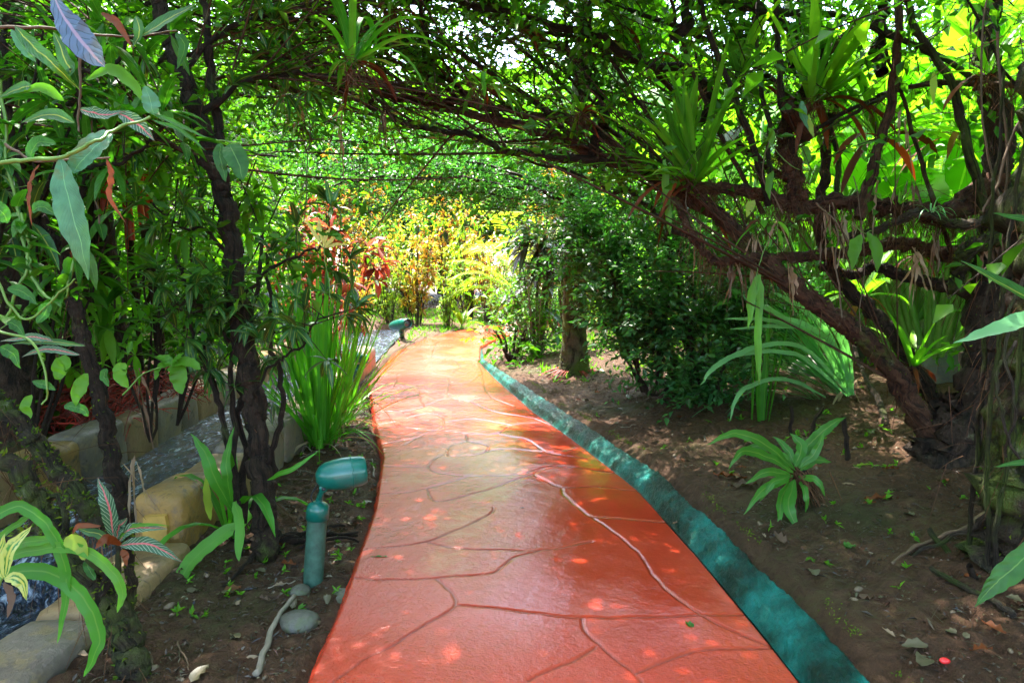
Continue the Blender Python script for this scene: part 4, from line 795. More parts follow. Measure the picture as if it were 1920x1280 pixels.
# hanging dry leaves and aerial vines
rg = rng(70)
HP = [(x, y, z) for x, y, z in [(500, 110, 5.4), (525, 160, 5.4), (560, 180, 5.4), (545, 130, 5.3), (645, 190, 5.3), (712, 200, 5.2), (720, 215, 5.2), (640, 240, 5.3), (1545, 390, 4.), (1560, 420, 4.), (1580, 400, 4.), (1475, 500, 4.), (1380, 480, 4.1), (1640, 330, 4.), (1690, 225, 3.9), (1700, 330, 4.), (1720, 470, 4.), (1600, 390, 4.1), (1860, 430, 3.9), (1410, 440, 4.1), (1450, 410, 4.), (1760, 430, 4.), (1300, 420, 4.2), (240, 860, 3.), (250, 700, 3.2)]]
for i, q in enumerate(HP):
    mb = MB(); n = rg.randint(3, 8); o = P(*q); mb.leaves(np.repeat(o[None], n, 0) + rg.standard_normal((n, 3)) * .02, V3(0, 0, -1) + rg.standard_normal((n, 3)) * .25, rg.standard_normal((n, 3)), rg.uniform(.15, .42, n), rg.uniform(.007, .022, n), droop=.4, seg=12, prof='lance', fold=.6, wave=.3, twist=4.)
    o_ = mb.build('hanging_dry_leaf', G['tan' if i % 3 else 'dead'], None, o); props(o_, ['dry leaf strips hanging highest at the left end of the main bough', 'dry leaf strips a little lower right of the highest ones at the left', 'pair of dry strips under the upper left bough', 'tan strips between the two left boughs', 'dry strips left of the folded-over bromeliad', 'tan strips under the folded-over bromeliad', 'longer dry strips just right of those under the folded-over bromeliad', 'lowest dry strips left of the main bough', 'curled strips beneath the cut stub', 'longer strips beneath the cut stub', 'dry strips right of the cut stub', 'dry strips at the lowest point of the big bough', 'dry strips above the spear leaf plant', 'dry strips on the tall leaning stem at right', 'tan strip at the top of the right stems', 'dry strips halfway down the right stems', 'dry strips behind the mossy right branch', 'tan strips in the middle of the root fringe', 'dry strips on the right trunk', 'small dry strips left of the root fringe', 'dry strips at the left end of the root fringe', 'dry strips near the curled air plant', 'dry strips below the widest bromeliad', 'dry strips on the slim leaning tree', 'tan strips over the stream wall'][i], 'dry leaf', 'dry leaves hanging in the arch', 'thing')
for i, (L, r) in enumerate([([(1560, 380, 3.9), (1570, 460, 3.9), (1568, 520, 3.9), (1580, 600, 3.9)], .005), ([(1530, 380, 3.9), (1590, 450, 3.9), (1600, 500, 3.9)], .006), ([(1445, 260, 4.), (1432, 330, 4.), (1470, 400, 4.)], .004), ([(1870, 60, 3.), (1890, 300, 3.), (1880, 500, 3.), (1900, 640, 3.)], .006), ([(1850, 0, 3.2), (1840, 200, 3.2), (1880, 420, 3.2)], .005),
      ([(1600, 330, 3.9), (1620, 480, 3.9), (1612, 620, 3.9)], .003), ([(820, 180, 5.), (815, 120, 5.), (825, 30, 5.), (830, -20, 5)], .004), ([(1085, 260, 4.9), (1090, 150, 4.9), (1080, 60, 4.9)], .003), ([(180, 0, 3.), (175, 160, 3.), (170, 300, 3.), (185, 420, 3.)], .004), ([(0, 150, 2.2), (12, 300, 2.2), (45, 420, 2.2), (50, 500, 2.2), (10, 600, 2.2)], .005),
      ([(40, 400, 2.2), (55, 500, 2.2), (95, 560, 2.2), (130, 540, 2.2), (135, 440, 2.2)], .005), ([(570, 170, 4.5), (580, 260, 4.5), (568, 420, 4.5)], .004), ([(1280, 130, 4.4), (1300, 260, 4.3), (1290, 400, 4.3), (1340, 480, 4.3)], .004), ([(1920, 200, 2.9), (1870, 330, 2.9), (1850, 400, 2.9)], .006)]):
    p = px_path(L, 7, .006, rg); mb = MB(); mb.tube(p, r, 5, rg, .1)
    if i in (9, 10, 8): n = 26; k = rg.randint(0, len(p), n); mb.leaves(p[k], rg.standard_normal((n, 3)), V3(0, 0, 1) + rg.standard_normal((n, 3)) * .3, rg.uniform(.05, .1, n), rg.uniform(.03, .05, n), droop=.8, prof='heart', seg=5, mat=1)
    o_ = mb.build('hanging_vine', [G['green_stem'] if i in (9, 10) else G['brown_twig'], G['vine']], None, p[0]); props(o_, ['brown aerial root with a frayed end below the widest bough at right', 'forked brown vine next to the frayed aerial root', 'thin vine curving down left of the cut branch stub', 'long vine running down the right edge trunk from the top', 'second long vine at the right edge, left of the first', 'very thin straight vine dropping through the right boughs', 'short vine over the middle of the main bough', 'thin mossy vine just left of the widest bromeliad', 'vine hanging straight down at the top left corner', 'green heart-leaved vine hanging down the left edge', 'green heart-leaved vine looping up beside the silvery leaf', 'thin vine hanging left of the arch opening', 'long thin vine crossing in front of the widest bromeliad', 'dry vine slanting across the upper right corner'][i], 'vine', 'vines hanging in the arch', 'thing')

# ================================================================ garden beyond and beside: masters, then copies
def cane_bush(name, label, seed, h, ncane, spr, nwh, ll, lw, mat, lo=.3, cat='shrub', group=None, m=8, caner=.012, bark='bark_grey', droop=.8):
    rg = rng(seed); t = thing(name, label, cat, (0, 0, 0), group); lf, tw, ps = MB(), MB(), []
    for k in range(ncane):
        a = rg.uniform(0, 6.28); s = rg.uniform(.2, 1.) * spr; hh = h * rg.uniform(.6, 1.05)
        p = smooth_path([(math.cos(a) * s * .15, math.sin(a) * s * .15, -.05), (math.cos(a) * s * .5, math.sin(a) * s * .5, hh * .5), (math.cos(a) * s, math.sin(a) * s, hh)], 6, .012, rg); tw.tube(p, taper(len(p), caner, caner * .4), 6, rg, .05); ps.append(p)
    part(tw, 'canes', G[bark], t); tw2 = MB(); O, T = pick(rg, ps, nwh, lo, 1.); whorls(lf, tw2, rg, O, 0, ll, lw, m=m, seg=3, wave=0, droop=droop); part(tw2, 'twigs', G[bark], t); part(lf, 'foliage', G[mat], t); return t
def leafy_bush(name, label, seed, r, n, ll, lw, mat, cat='shrub', group=None, M=9):
    rg = rng(seed); t = thing(name, label, cat, (0, 0, 0), group); lf, tw, st = MB(), MB(), MB()
    for k in range(7):
        a = rg.uniform(0, 6.28); p = smooth_path([(0, 0, -.05), (math.cos(a) * r[0] * .3, math.sin(a) * r[1] * .3, r[2] * .7), (math.cos(a) * r[0] * .7, math.sin(a) * r[1] * .7, r[2] * 1.5)], 6, .02, rg); st.tube(p, taper(len(p), .03, .01), 6, rg, .1)
    O, D = blob(rg, n, (0, 0, r[2]), r, 26, .24, .3); sprigs(lf, tw, O, D, rg.uniform(.25, .55, n), M, ll, lw, rg, .4, .003, .15)
    part(st, 'stems', G['bark'], t); part(tw, 'twigs', G['bark'], t); part(lf, 'foliage', G[mat], t); return t
def broad_clump(name, label, seed, n, L, W, h, mat, cat='plant', group=None):
    rg = rng(seed); t = thing(name, label, cat, (0, 0, 0), group); lf, st = MB(), MB()
    D, U, r = rad_dirs(rg, n, 2, 30); hh = h * rg.uniform(.4, 1., n); O = r * rg.rand(n, 1) * .25; pts = curve_batch(O, D, hh, .25, 5)
    for k in range(n): st.tube(pts[k], taper(6, .022, .010), 6)
    E = pts[:, -1]; d = nrm(pts[:, -1] - pts[:, -2]) * .8 + r * .8 + rg.standard_normal((n, 3)) * .2
    lf.leaves(E, d, V3(0, 0, 1) - r * .3 + rg.standard_normal((n, 3)) * .25, L * rg.uniform(.7, 1.1, n), W * rg.uniform(.8, 1.1, n), droop=rg.uniform(.5, 1.4, n), seg=8, prof='oval', fold=.18, wave=.02)
    part(st, 'stalks', G['green_stem'], t); part(lf, 'leaves', G[mat], t); return t
def areca(name, label, seed, n, h, L, mat, group=None):
    rg = rng(seed); t = thing(name, label, 'palm', (0, 0, 0), group); lf, st, tr = MB(), MB(), MB()
    for k in range(n):
        a = rg.uniform(0, 6.28); b = V3(math.cos(a), math.sin(a), 0) * rg.uniform(.05, .3); z = h * rg.uniform(.2, 1.); top = b * 1.5 + V3(0, 0, z)
        tr.tube(smooth_path([b - V3(0, 0, .05), (b + top) / 2, top], 4), taper(9, .035, .02), 7); frond(lf, st, rg, top, V3(math.cos(a) * .8, math.sin(a) * .8, 1.), L * rg.uniform(.8, 1.1), rg.uniform(.8, 1.4), 30, .42, .032, .009)
    part(tr, 'canes', G['green_stem'], t); part(st, 'frond_stalks', G['green_stem'], t); part(lf, 'fronds', G[mat], t); return t
def bg_tree(name, label, seed, h, cr, n, ll, lw, mat, group=None):
    rg = rng(seed); t = thing(name, label, 'tree', (0, 0, 0), group); tr, lf, tw, bo = MB(), MB(), MB(), MB()
    p = smooth_path([(0, 0, -.1), (.1, 0, h * .25), (.05, .1, h * .55), (0, 0, h * .9)], 8, .03, rg); tr.tube(p, taper(len(p), h * .025, .03), 10, rg, .08)
    for k in range(12):
        a = rg.uniform(0, 6.28); z = h * rg.uniform(.3, .8); e = V3(math.cos(a) * cr[0] * .8, math.sin(a) * cr[1] * .8, z + h * rg.uniform(.0, .25)); q = smooth_path([(0, 0, z), e * .5 + V3(0, 0, z * .5 + .1), e], 6, .04, rg); bo.tube(q, taper(len(q), .05, .012), 6, rg, .08)
    O, D = blob(rg, n, (0, 0, h * .62), (cr[0], cr[1], h * .42), 40, .2, .35); sprigs(lf, tw, O, D, rg.uniform(.4, .9, n), 10, ll, lw, rg, .4, .005, .15)
    part(tr, 'trunk', G['bark'], t); part(bo, 'branches', G['bark'], t); part(tw, 'twigs', G['bark'], t); part(lf, 'crown', G[mat], t); return t
def place(master, spots, zoff=0.):
    """first spot moves the master itself, then copies; spot = (x, y, rotation, scale, label or None)"""
    for i, (x, y, rz, sc, lab) in enumerate(spots):
        z = float(gh(x, y)) + zoff
        if i == 0: master.location = (x, y, z); master.rotation_euler = (0, 0, rz); master.scale = (sc,) * 3; master['label'] = lab or master['label']
        else: dup(master, (x, y, z), rz, sc, lab)
place(cane_bush('croton_shrub', '', 80, 2.5, 16, .75, 170, .17, .055, 'orange', .2, group='croton shrubs past the bend'), [
    (-2.3, 16.6, 0, 1.05, 'orange and yellow croton at the far end of the path, left of the pale seedling'), (-.6, 17.8, 1.2, 1.1, 'orange croton shrub straight behind the pale seedling'), (-3.6, 15.2, 2.3, .95, 'orange croton shrub left of the path bend above the far lamp'),
    (-3.9, 18.4, 4., 1.25, 'taller croton shrub behind the others at the left of the bend'), (-1.9, 21.5, .6, 1.7, 'tall croton shrub at the back, behind the gap between the nearer ones'), (-5., 22., 1.6, 1.9, 'tallest croton shrub at the back left of the bend'), (1.3, 22.8, 2.6, 1.8, 'tall croton shrub at the back right of the bend'), (.7, 19.6, 3.1, 1.15, 'croton shrub on the outside of the bend, partly hidden by the purple-leaved plant')])
place(cane_bush('yellow_shrub', '', 81, 2.3, 18, .7, 140, .15, .05, 'lime', .1, group='yellow-green shrubs past the bend'), [
    (-1.5, 15.9, 0, .75, 'low yellow-green shrub at the end of the red path'), (.3, 17.4, 2., 1., 'yellow-green shrub glowing in the sun behind the bend'), (1.8, 17.2, 1., 1.05, 'yellow-green shrub right of the bend behind the fine-leaved bush'), (-5.2, 16.6, 3., 1.1, 'yellow-green shrub farthest left behind the far bank'), (-2.9, 16.0, 2.2, .8, 'low yellow-green shrub between the croton shrubs and the far lamp'), (-.3, 16.4, .9, .7, 'lowest yellow-green shrub right of the pale seedling'), (-3.4, 18.0, 4.4, 1.2, 'yellow-green shrub rising between two croton shrubs'), (-1.2, 19.2, 3.4, 1.35, 'tall yellow-green shrub in the middle of the far planting'), (-3., 20., 5., 1.4, 'tall yellow-green shrub behind the croton shrubs'), (2.6, 20.5, 4., 1.5, 'tallest yellow-green shrub at the back right of the bend')])
place(cane_bush('copper_shrub', '', 82, 2.4, 14, .7, 120, .17, .06, 'copper', .3, group='copper-leaved shrubs left of the path'), [
    (-2.75, 9.6, 0, 1.0, 'copper-leaved shrub standing left of the path just behind the strap-leaved clumps'), (-3.6, 12.4, 2., 1., 'copper-leaved shrub farther along the left edge of the path')])
rgp = rng(83); t = cane_bush('ti_plant', '', 84, 2.0, 7, .55, 26, .48, .085, 'purple', .62, cat='plant', m=9, caner=.02, droop=1.3)
place(t, [(.42, 10.1, .5, 1.12, 'purple and dark green ti plant with long drooping leaves above the bend'), (.95, 11.6, 2.5, 1.2, 'second ti plant behind and right of the first, nearer the palm trunk')])
place(leafy_bush('fine_leaved_bush', '', 85, (.55, .5, .55), 240, .05, .022, 'dark', group='low bushes by the palm trunk'), [(.25, 12.0, 0, 1., 'fine-leaved blue-green bush left of the palm trunk at the bend'), (.95, 13.6, 2., 1.1, 'fine-leaved bush behind the ti plants')])
place(leafy_bush('edge_shrub', 'low leafy shrub spilling over the right edge of the path where the green kerb starts', 86, (.34, .5, .30), 80, .12, .06, 'small', M=6), [(.0, 9.6, 0, 1., None)])
t = thing('twiggy_bush', 'thin-twigged half-bare bush between the path edge and the palm trunk', 'shrub', on(.35, 9.9)); rg = rng(87); tw, lf = MB(), MB(); n = 34; D, U, r = rad_dirs(rg, n, 3, 35)
tw.twigs(np.repeat(on(.35, 9.9)[None], n, 0) + r * .06, D, rg.uniform(.7, 1.5, n), .009, .1, rg, 5); E = curve_batch(np.repeat(on(.35, 9.9)[None], n, 0), D, 1.2, .1, 5); O, T = pick(rg, list(E), 90, .4, 1.); sprigs(lf, tw, O, rg.standard_normal((90, 3)), .2, 6, .07, .03, rg); part(tw, 'stems', G['grey_twig'], t); part(lf, 'foliage', G['bright'], t)
t = thing('pale_seedling', 'small pale yellow-white seedling with splayed leaves at the far end of the path', 'plant', on(-1.15, 15.6)); mb = MB(); rosette(mb, rng(88), on(-1.15, 15.6, .1), 9, .75, .13, (15, 75), (.5, 1.3), prof='lance'); part(mb, 'leaves', G['lime'], t); mb = MB(); mb.tube([on(-1.15, 15.6, -.05), on(-1.15, 15.6, .14)], .02, 6); part(mb, 'stem', G['green_stem'], t)
place(areca('areca_palm', '', 89, 13, 1.6, 1.7, 'lime', group='areca palms'), [(.3, 15.2, 0, 1.15, 'yellow-green palm arching over the path end beside the ti plants'), (.9, 18.8, 0, 1.25, 'yellow-green palm whose fronds hang over the bend in the distance'), (-6.2, 7.6, 1., 1.1, 'yellow-green palm behind the red-stemmed palms at the left'), (-7.6, 11.5, 2., 1.3, 'palm farther back on the left beyond the stream'), (6.6, 10.2, 3., 1.2, 'feathery palm beyond the right bank seen through the upper branches'), (4.4, 12.6, 4., 1.3, 'feathery palm behind the arching shrub on the right')])
place(broad_clump('broad_leaf_plant', '', 90, 20, .75, .24, 1.7, 'broad', group='broad-leaved plants around the garden'), [
    (3.6, 7.9, 0, 1.15, 'broad-leaved bright plant right behind the big bough'), (5.3, 7.6, 1., 1.25, 'tall broad-leaved plant behind the right-hand trunks'), (4.4, 9.6, 2., 1.35, 'broad-leaved plant in the sun in the middle of the right bank'), (7.0, 8.6, 3., 1.4, 'broad-leaved plant at the far right of the bank'), (2.6, 9.4, 4., 1.1, 'broad-leaved plant just behind the dark arching shrub'),
    (2.5, 7.4, 3.3, 2.1, 'very tall broad-leaved plant just behind the bromeliad nearest the arch'), (6.3, 7.0, 4.7, 2.1, 'very tall broad-leaved plant behind the upper right trunk'), (4.4, 7.9, 1.7, 2.3, 'highest broad-leaved plant lit from above behind the right boughs'), (4.1, 6.6, 2.7, 1.55, 'tall broad-leaved plant whose leaves rise behind the bromeliad boughs'), (5.6, 9.4, 1.7, 1.8, 'tallest broad-leaved plant in the sun behind the right tree'), (3.3, 8.8, .7, 1.7, 'tall broad-leaved plant behind the widest bromeliad'), (-4.0, 9.4, 2., .9, 'broad-leaved plant on the far bank where the wall bends away'), (-5.3, 6.3, 5., 1.15, 'broad-leaved plant behind the red roots at the left'), (-6.8, 9., .5, 1.3, 'tall broad-leaved plant deep in the left bank')])
place(leafy_bush('green_shrub', '', 91, (1.0, .9, 1.1), 460, .11, .05, 'bright', group='green shrubs around the garden'), [
    (-4.6, 11.2, 0, 1., 'bright green shrub on the far bank of the stream'), (-6.3, 13.4, 1., 1.25, 'bright green shrub behind the first on the far bank'), (-8.2, 8.6, 2., 1.5, 'large bright shrub at the left beyond the palms'), (3.4, 11.6, 3., 1.2, 'bright shrub behind the palm trunk on the right'), (5.9, 12.6, 4., 1.5, 'large bright shrub at the back of the right bank'),
    (9.2, 10.4, 5., 1.6, 'large bright shrub at the far right'), (2.1, 14.9, .6, 1.1, 'bright shrub on the inside of the bend'), (-8.4, 13., 2.6, 1.7, 'largest bright shrub at the back left')])
place(leafy_bush('shade_shrub', '', 92, (.8, .8, .9), 420, .13, .05, 'small', group='darker shrubs on the left bank'), [(-4.3, 7.4, 0, 1., 'mid-green shrub behind the stream wall opposite the clump tree'), (-4.9, 4.9, 1., 1.35, 'mid-green shrub at the far left behind the mossy trunks'), (-5.4, 3.2, 2., 1.5, 'mid-green shrub at the left edge nearest the viewer'), (5.2, 5.6, 3., 1.1, 'mid-green shrub behind the right-hand trunks'), (6.9, 4.2, 3.6, 1.6, 'mid-green shrub outside the right trunk')])
rg = rng(93)
for i, (x, y, lab) in enumerate([(-3.55, 8.4, 'grassy bright tuft on the far bank seen through the thin stems'), (-3.6, 10.2, 'grassy tuft farther along the far bank'), (-2.75, 13.7, 'small grassy tuft beside the far lamp'), (2.9, 10.2, 'grassy tuft in the sun behind the arching shrub'), (-2.55, 11.6, 'grassy tuft left of the path before the bend'), (-3.8, 12.8, 'grassy tuft behind the copper shrubs'), (4.9, 8.2, 'grassy tuft beside the low ochre wall')]):
    if i == 0: t0 = strap_plant('grass_tuft', lab, np.zeros(3), [dict(n=60, L=.7, W=.03, th=(3, 55), droop=(.3, 1.2), base=.15, prof='blade')], 'bright', 94, group='grassy tufts')
    if i == 0: t0.location = on(x, y)
    else: dup(t0, on(x, y), i * 1.3, .7 + .08 * i, lab)
GT = 'trees closing off the garden'
T1 = bg_tree('background_tree', 'tall leafy tree in the green wall behind the garden', 95, 7.5, (2.8, 2.8), 1700, .24, .12, 'small', GT)
T2 = bg_tree('background_tree', 'tall pale leafy tree in the bright wall behind the garden', 96, 8.5, (3.1, 3.0), 1700, .25, .12, 'bright', GT)
a1, a2 = [], []
for k in range(42):
    az = R(-88 + 176 * k / 41 + rg.uniform(-3, 3)); d = [24, 29, 19.5][k % 3] + rg.uniform(-1, 1); 
    if abs(az) < .6: d += 8
    x, y = math.sin(az) * d, math.cos(az) * d
    if x < -2 and y < 13: x, y = x * .62, y * .62
    elif x > 2 and y < 13: x, y = x * .62, y * .62
    (a1 if k % 2 else a2).append((x, y, rg.uniform(0, 6), rg.uniform(.8, 1.15) * (1.18 if abs(az) < .6 else 1.), None))
place(T1, a1); place(T2, a2)
# canopy trees close to the path whose crowns shade it
T3 = bg_tree('canopy_tree', '', 97, 5.6, (2.6, 2.4), 1700, .10, .045, 'small', 'trees whose crowns roof the path')
place(T3, [(-6.6, 9.8, 0, 1.1, 'tree on the far bank well behind the stream wall'), (-6.6, 3.0, 1.2, 1.05, 'tree at the left edge whose crown hangs over the clump tree'), (-3.7, 6.3, 2.4, 1.05, 'tree on the far stream bank beside the red-stemmed palms, crown over the path'), (-6.8, 15., 3.1, .8, 'smaller tree far left behind the yellow palms'), (4.0, -1.6, 4., 1.3, 'unseen tree added behind the viewer on the right to darken the foreground'), (-4.2, -1.8, 5., 1.3, 'unseen tree added behind the viewer on the left to darken the foreground'), (4.2, 2.2, .6, 1.2, 'tree just outside the right edge, crown over the bank')])  # the pair behind the viewer is out of view, added to darken the foreground

# ================================================================ garden furniture and buildings far off
def lathe(mb, a, b, prof, sides=24, mat=0):
    a, b = V3(*a), V3(*b); p = np.array([a + (b - a) * t for t, r in prof]); ax = nrm(b - a); ref = V3(0, 0, 1) if abs(ax[2]) < .8 else V3(1, 0, 0); A = nrm(np.cross(ax, ref)); Bv = np.cross(ax, A); k = len(prof)
    an = np.linspace(0, 2 * math.pi, sides, endpoint=False); r = np.array([x[1] for x in prof])
    v = p[:, None] + r[:, None, None] * (np.cos(an)[None, :, None] * A + np.sin(an)[None, :, None] * Bv)
    i = np.arange(k - 1)[:, None] * sides; j = np.arange(sides)[None]; j2 = (j + 1) % sides
    mb.add(v.reshape(-1, 3), np.stack([i + j, i + j2, i + sides + j2, i + sides + j], -1).reshape(-1, 4), None, None, mat)
def box(mb, a, b, mat=0, bev=.004):
    a, b = V3(*a), V3(*b); c = (a + b) / 2; h = (b - a) / 2; s_ = np.array([(x, y, z) for x in (-1, 1) for y in (-1, 1) for z in (-1, 1)], float)
    mb.add(c + s_ * h, [(0, 1, 3, 2), (4, 6, 7, 5), (0, 4, 5, 1), (2, 3, 7, 6), (0, 2, 6, 4), (1, 5, 7, 3)], None, None, mat)
def path_lamp(label, g, back, front, r, pr, kz, mats=('teal', 'teal_worn')):
    """g foot on the ground; back / front ends of the lamp head; kz where the knuckle meets the post"""
    t = thing('path_lamp', label, 'garden lamp', g, 'garden path lamps'); g = np.asarray(g, float); top = V3(kz[0], kz[1], kz[2])
    lean = top - g
    mb = MB(); lathe(mb, g - lean * .1, g + lean * .83, [(0, pr * 1.0), (.2, pr * 1.02), (1, pr)]); part(mb, 'post', G[mats[1]], t)
    mb = MB(); lathe(mb, g + lean * .78, top, [(0, pr * .9), (.0, pr * 1.16), (.55, pr * 1.16), (.72, pr * 1.1), (.86, pr * .85), (1, pr * .3), (1, .001)]); part(mb, 'collar', G[mats[0]], t)
    back, front = np.asarray(back, float), np.asarray(front, float); ax = nrm(front - back); kn = back + (front - back) * .14 - V3(0, 0, r * .75)
    mb = MB(); side = nrm(np.cross(ax, V3(0, 0, 1))); mb.tube([top - lean * .03, top + (kn - top) * .5], [pr * .36, pr * .33], 12); 
    for s_ in (-1, 1): mb.tube(smooth_path([top + (kn - top) * .3 + side * s_ * .010, kn + side * s_ * .010, kn + side * s_ * .008 + V3(0, 0, r * .5)], 4), pr * .26, 10, cap=True)
    lathe(mb, kn - side * .024, kn + side * .024, [(0, .001), (0, pr * .42), (1, pr * .42), (1, .001)]); part(mb, 'knuckle', G[mats[0]], t)
    mb = MB(); lathe(mb, back, front, [(0, .001), (.0, r * .30), (.02, r * .42), (.06, r * .62), (.13, r * .80), (.22, r * .92), (.38, r * 1.02), (.55, r * 1.07), (.72, r * 1.06), (.90, r * 1.0), (.97, r * .93), (1., r * .86), (1., r * .80), (.95, r * .78)], 32); hd = part(mb, 'head', G[mats[0]], t)
    for s_ in (-1, 1): mb = MB(); lathe(mb, kn + side * s_ * .022, kn + side * s_ * .034, [(0, pr * .2), (.7, pr * .2), (1, pr * .12), (1, .001)], 6); part(mb, 'bolt', G['dark_metal'], t)
    mb = MB(); mb.tube(smooth_path([top - lean * .02 - ax * pr * .5, top + (kn - top) * .5 - ax * pr * .95, kn + V3(0, 0, r * .35) - ax * r * .3], 5), .0035, 6); part(mb, 'cable', G['dark_metal'], t)
    mb = MB(); lathe(mb, back + (front - back) * .70, back + (front - back) * .735, [(0, r * 1.03), (.1, r * 1.085), (.9, r * 1.085), (1, r * 1.03)], 32); part(mb, 'clamp_ring', G[mats[0]], t)
    mb = MB(); lathe(mb, back + (front - back) * .92, back + (front - back) * .95, [(0, .001), (0, r * .8), (1, r * .8), (1, .001)], 28); o = part(mb, 'lens', G['glass'], t)
    return t
g = GP(587, 1092); z = P(0, 0, 1)
dL = g[1] + .05
path_lamp('nearest teal spotlight on a thick post, standing in the soil left of the path', g, P(592, 895, 3.05), P(686, 880, 3.12), .066, .044, P(597, 938, 3.1))
g = GP(665, 752); path_lamp('teal lamp post almost hidden behind the leaning strap-leaved clump', g, P(690, 672, 7.1), P(655, 668, 7.3), .055, .04, P(668, 686, 7.2))
g = GP(754, 632); path_lamp('small far lamp left of the bend with its dark lens facing the path', g, P(732, 612, 13.2), P(765, 606, 12.7), .10, .05, P(753, 618, 12.9))
g = GP(1236, 705); path_lamp('teal lamp on the right bank glimpsed through the stems of the dark shrub', g, P(1205, 650, 7.2), P(1258, 650, 7.1), .07, .04, P(1235, 665, 7.15))
def boulder(label, c, r, seed, mat='rock', cat='rock', name='boulder', group=None, sub=10):
    rg = rng(seed); mb = MB(); A, Bv = np.meshgrid(np.linspace(0, 2 * math.pi, 2 * sub, endpoint=False), np.linspace(0.03, math.pi - .03, sub), indexing='xy')
    d = np.stack([np.cos(A) * np.sin(Bv), np.sin(A) * np.sin(Bv), np.cos(Bv)], -1); k = rg.standard_normal((5, 3)) * 1.6; s_ = 1 + sum(.09 * np.sin(d @ kk + i) for i, kk in enumerate(k)); v = d * s_[..., None] * np.asarray(r)
    n = 2 * sub; i = np.arange(sub - 1)[:, None] * n; j = np.arange(n)[None]; j2 = (j + 1) % n; mb.add(v.reshape(-1, 3) + c, np.stack([i + j, i + n + j, i + n + j2, i + j2], -1).reshape(-1, 4))
    o = mb.build(name, G[mat], None, c); return props(o, label, cat, group, 'thing')
c = GP(563, 1168); boulder('flat brown stone beside the path below the nearest lamp', c + V3(0, 0, .01), (.085, .06, .045), 1)
c = GP(640, 1115); boulder('crumbled grey lump of concrete at the foot of the lamp', c - V3(0, 0, .01), (.13, .09, .035), 2)
boulder('small grey stone touching the lamp base', GP(560, 1110), (.05, .04, .03), 3)
c = P(1745, 625, 6.8); boulder('grey mossy boulder on the right bank behind the clinging bromeliad', V3(c[0], c[1], .34), (.45, .35, .34), 4)
c = P(1800, 590, 7.6); boulder('larger dark boulder behind the mossy one near the low wall', V3(c[0], c[1], .42), (.5, .4, .42), 5)
c = P(1645, 570, 8.2); boulder('pale boulder in the sun left of the low wall', V3(c[0], c[1], .4), (.35, .3, .3), 6)
c = P(1540, 650, 7.4); boulder('boulder low in the leaves behind the pale strap-leaved clump', V3(c[0], c[1], .25), (.3, .25, .2), 7)
t = thing('garden_wall', 'low ochre wall in the sunlit gap beyond the right bank', 'wall', on(5.6, 9.3)); mb = MB(); rounded_block(mb, 4.6, 7.6, 9.2, 9.5, .1, .72, rng(3), 0, .03, 9); part(mb, 'wall_body', G['ochre'], t); mb = MB(); rounded_block(mb, 4.55, 7.65, 9.15, 9.55, .723, .80, rng(3), 0, .02, 9); part(mb, 'coping', G['grey'], t)
t = thing('wooden_rail', 'dark reddish wooden rail fence behind the low ochre wall', 'fence', on(6.0, 10.6)); 
for x in (4.8, 6.2, 7.6): mb = MB(); box(mb, (x - .04, 10.56, 0), (x + .04, 10.64, 1.35)); part(mb, 'post', G['wood'], t)
for zz in (.95, 1.28): mb = MB(); box(mb, (4.5, 10.645, zz), (7.9, 10.685, zz + .07)); part(mb, 'rail', G['wood'], t)
t = thing('garden_house', 'pale blue garden building with a rust roof glimpsed through the leaves at the left', 'building', (-10, 17.5, .2))
mb = MB(); box(mb, (-14, 16, 0), (-7.2, 19, 3.)); part(mb, 'wall', G['white'], t); mb = MB(); box(mb, (-14.02, 15.97, .8), (-7.18, 15.998, 2.5)); part(mb, 'painted_band', G['bluewall'], t)
for x in (-12.6, -10.4, -8.4):
    mb = MB(); box(mb, (x - .4, 15.93, 1.), (x + .4, 15.968, 2.2)); f = part(mb, 'window', G['wood'], t); mb = MB(); box(mb, (x - .33, 15.92, 1.07), (x + .33, 15.928, 2.13)); o = mb.build('pane', G['glass'], None, (0, 0, 0)); o.parent = f; o.location = [-q for q in t.location]
mb = MB(); mb.add([(-14.6, 15.3, 2.9), (-6.6, 15.3, 2.9), (-6.6, 17.5, 4.2), (-14.6, 17.5, 4.2), (-6.6, 19.7, 2.9), (-14.6, 19.7, 2.9), (-14.6, 15.3, 3.0), (-6.6, 15.3, 3.0), (-6.6, 17.5, 4.3), (-14.6, 17.5, 4.3), (-6.6, 19.7, 3.), (-14.6, 19.7, 3.)], [(0, 3, 2, 1), (3, 5, 4, 2), (6, 7, 8, 9), (9, 8, 10, 11), (0, 1, 7, 6), (4, 5, 11, 10)], [(0, 6, 9), (0, 9, 3), (3, 9, 11), (3, 11, 5), (1, 2, 8), (1, 8, 7), (2, 4, 10), (2, 10, 8)]); part(mb, 'roof', G['rust_roof'], t)

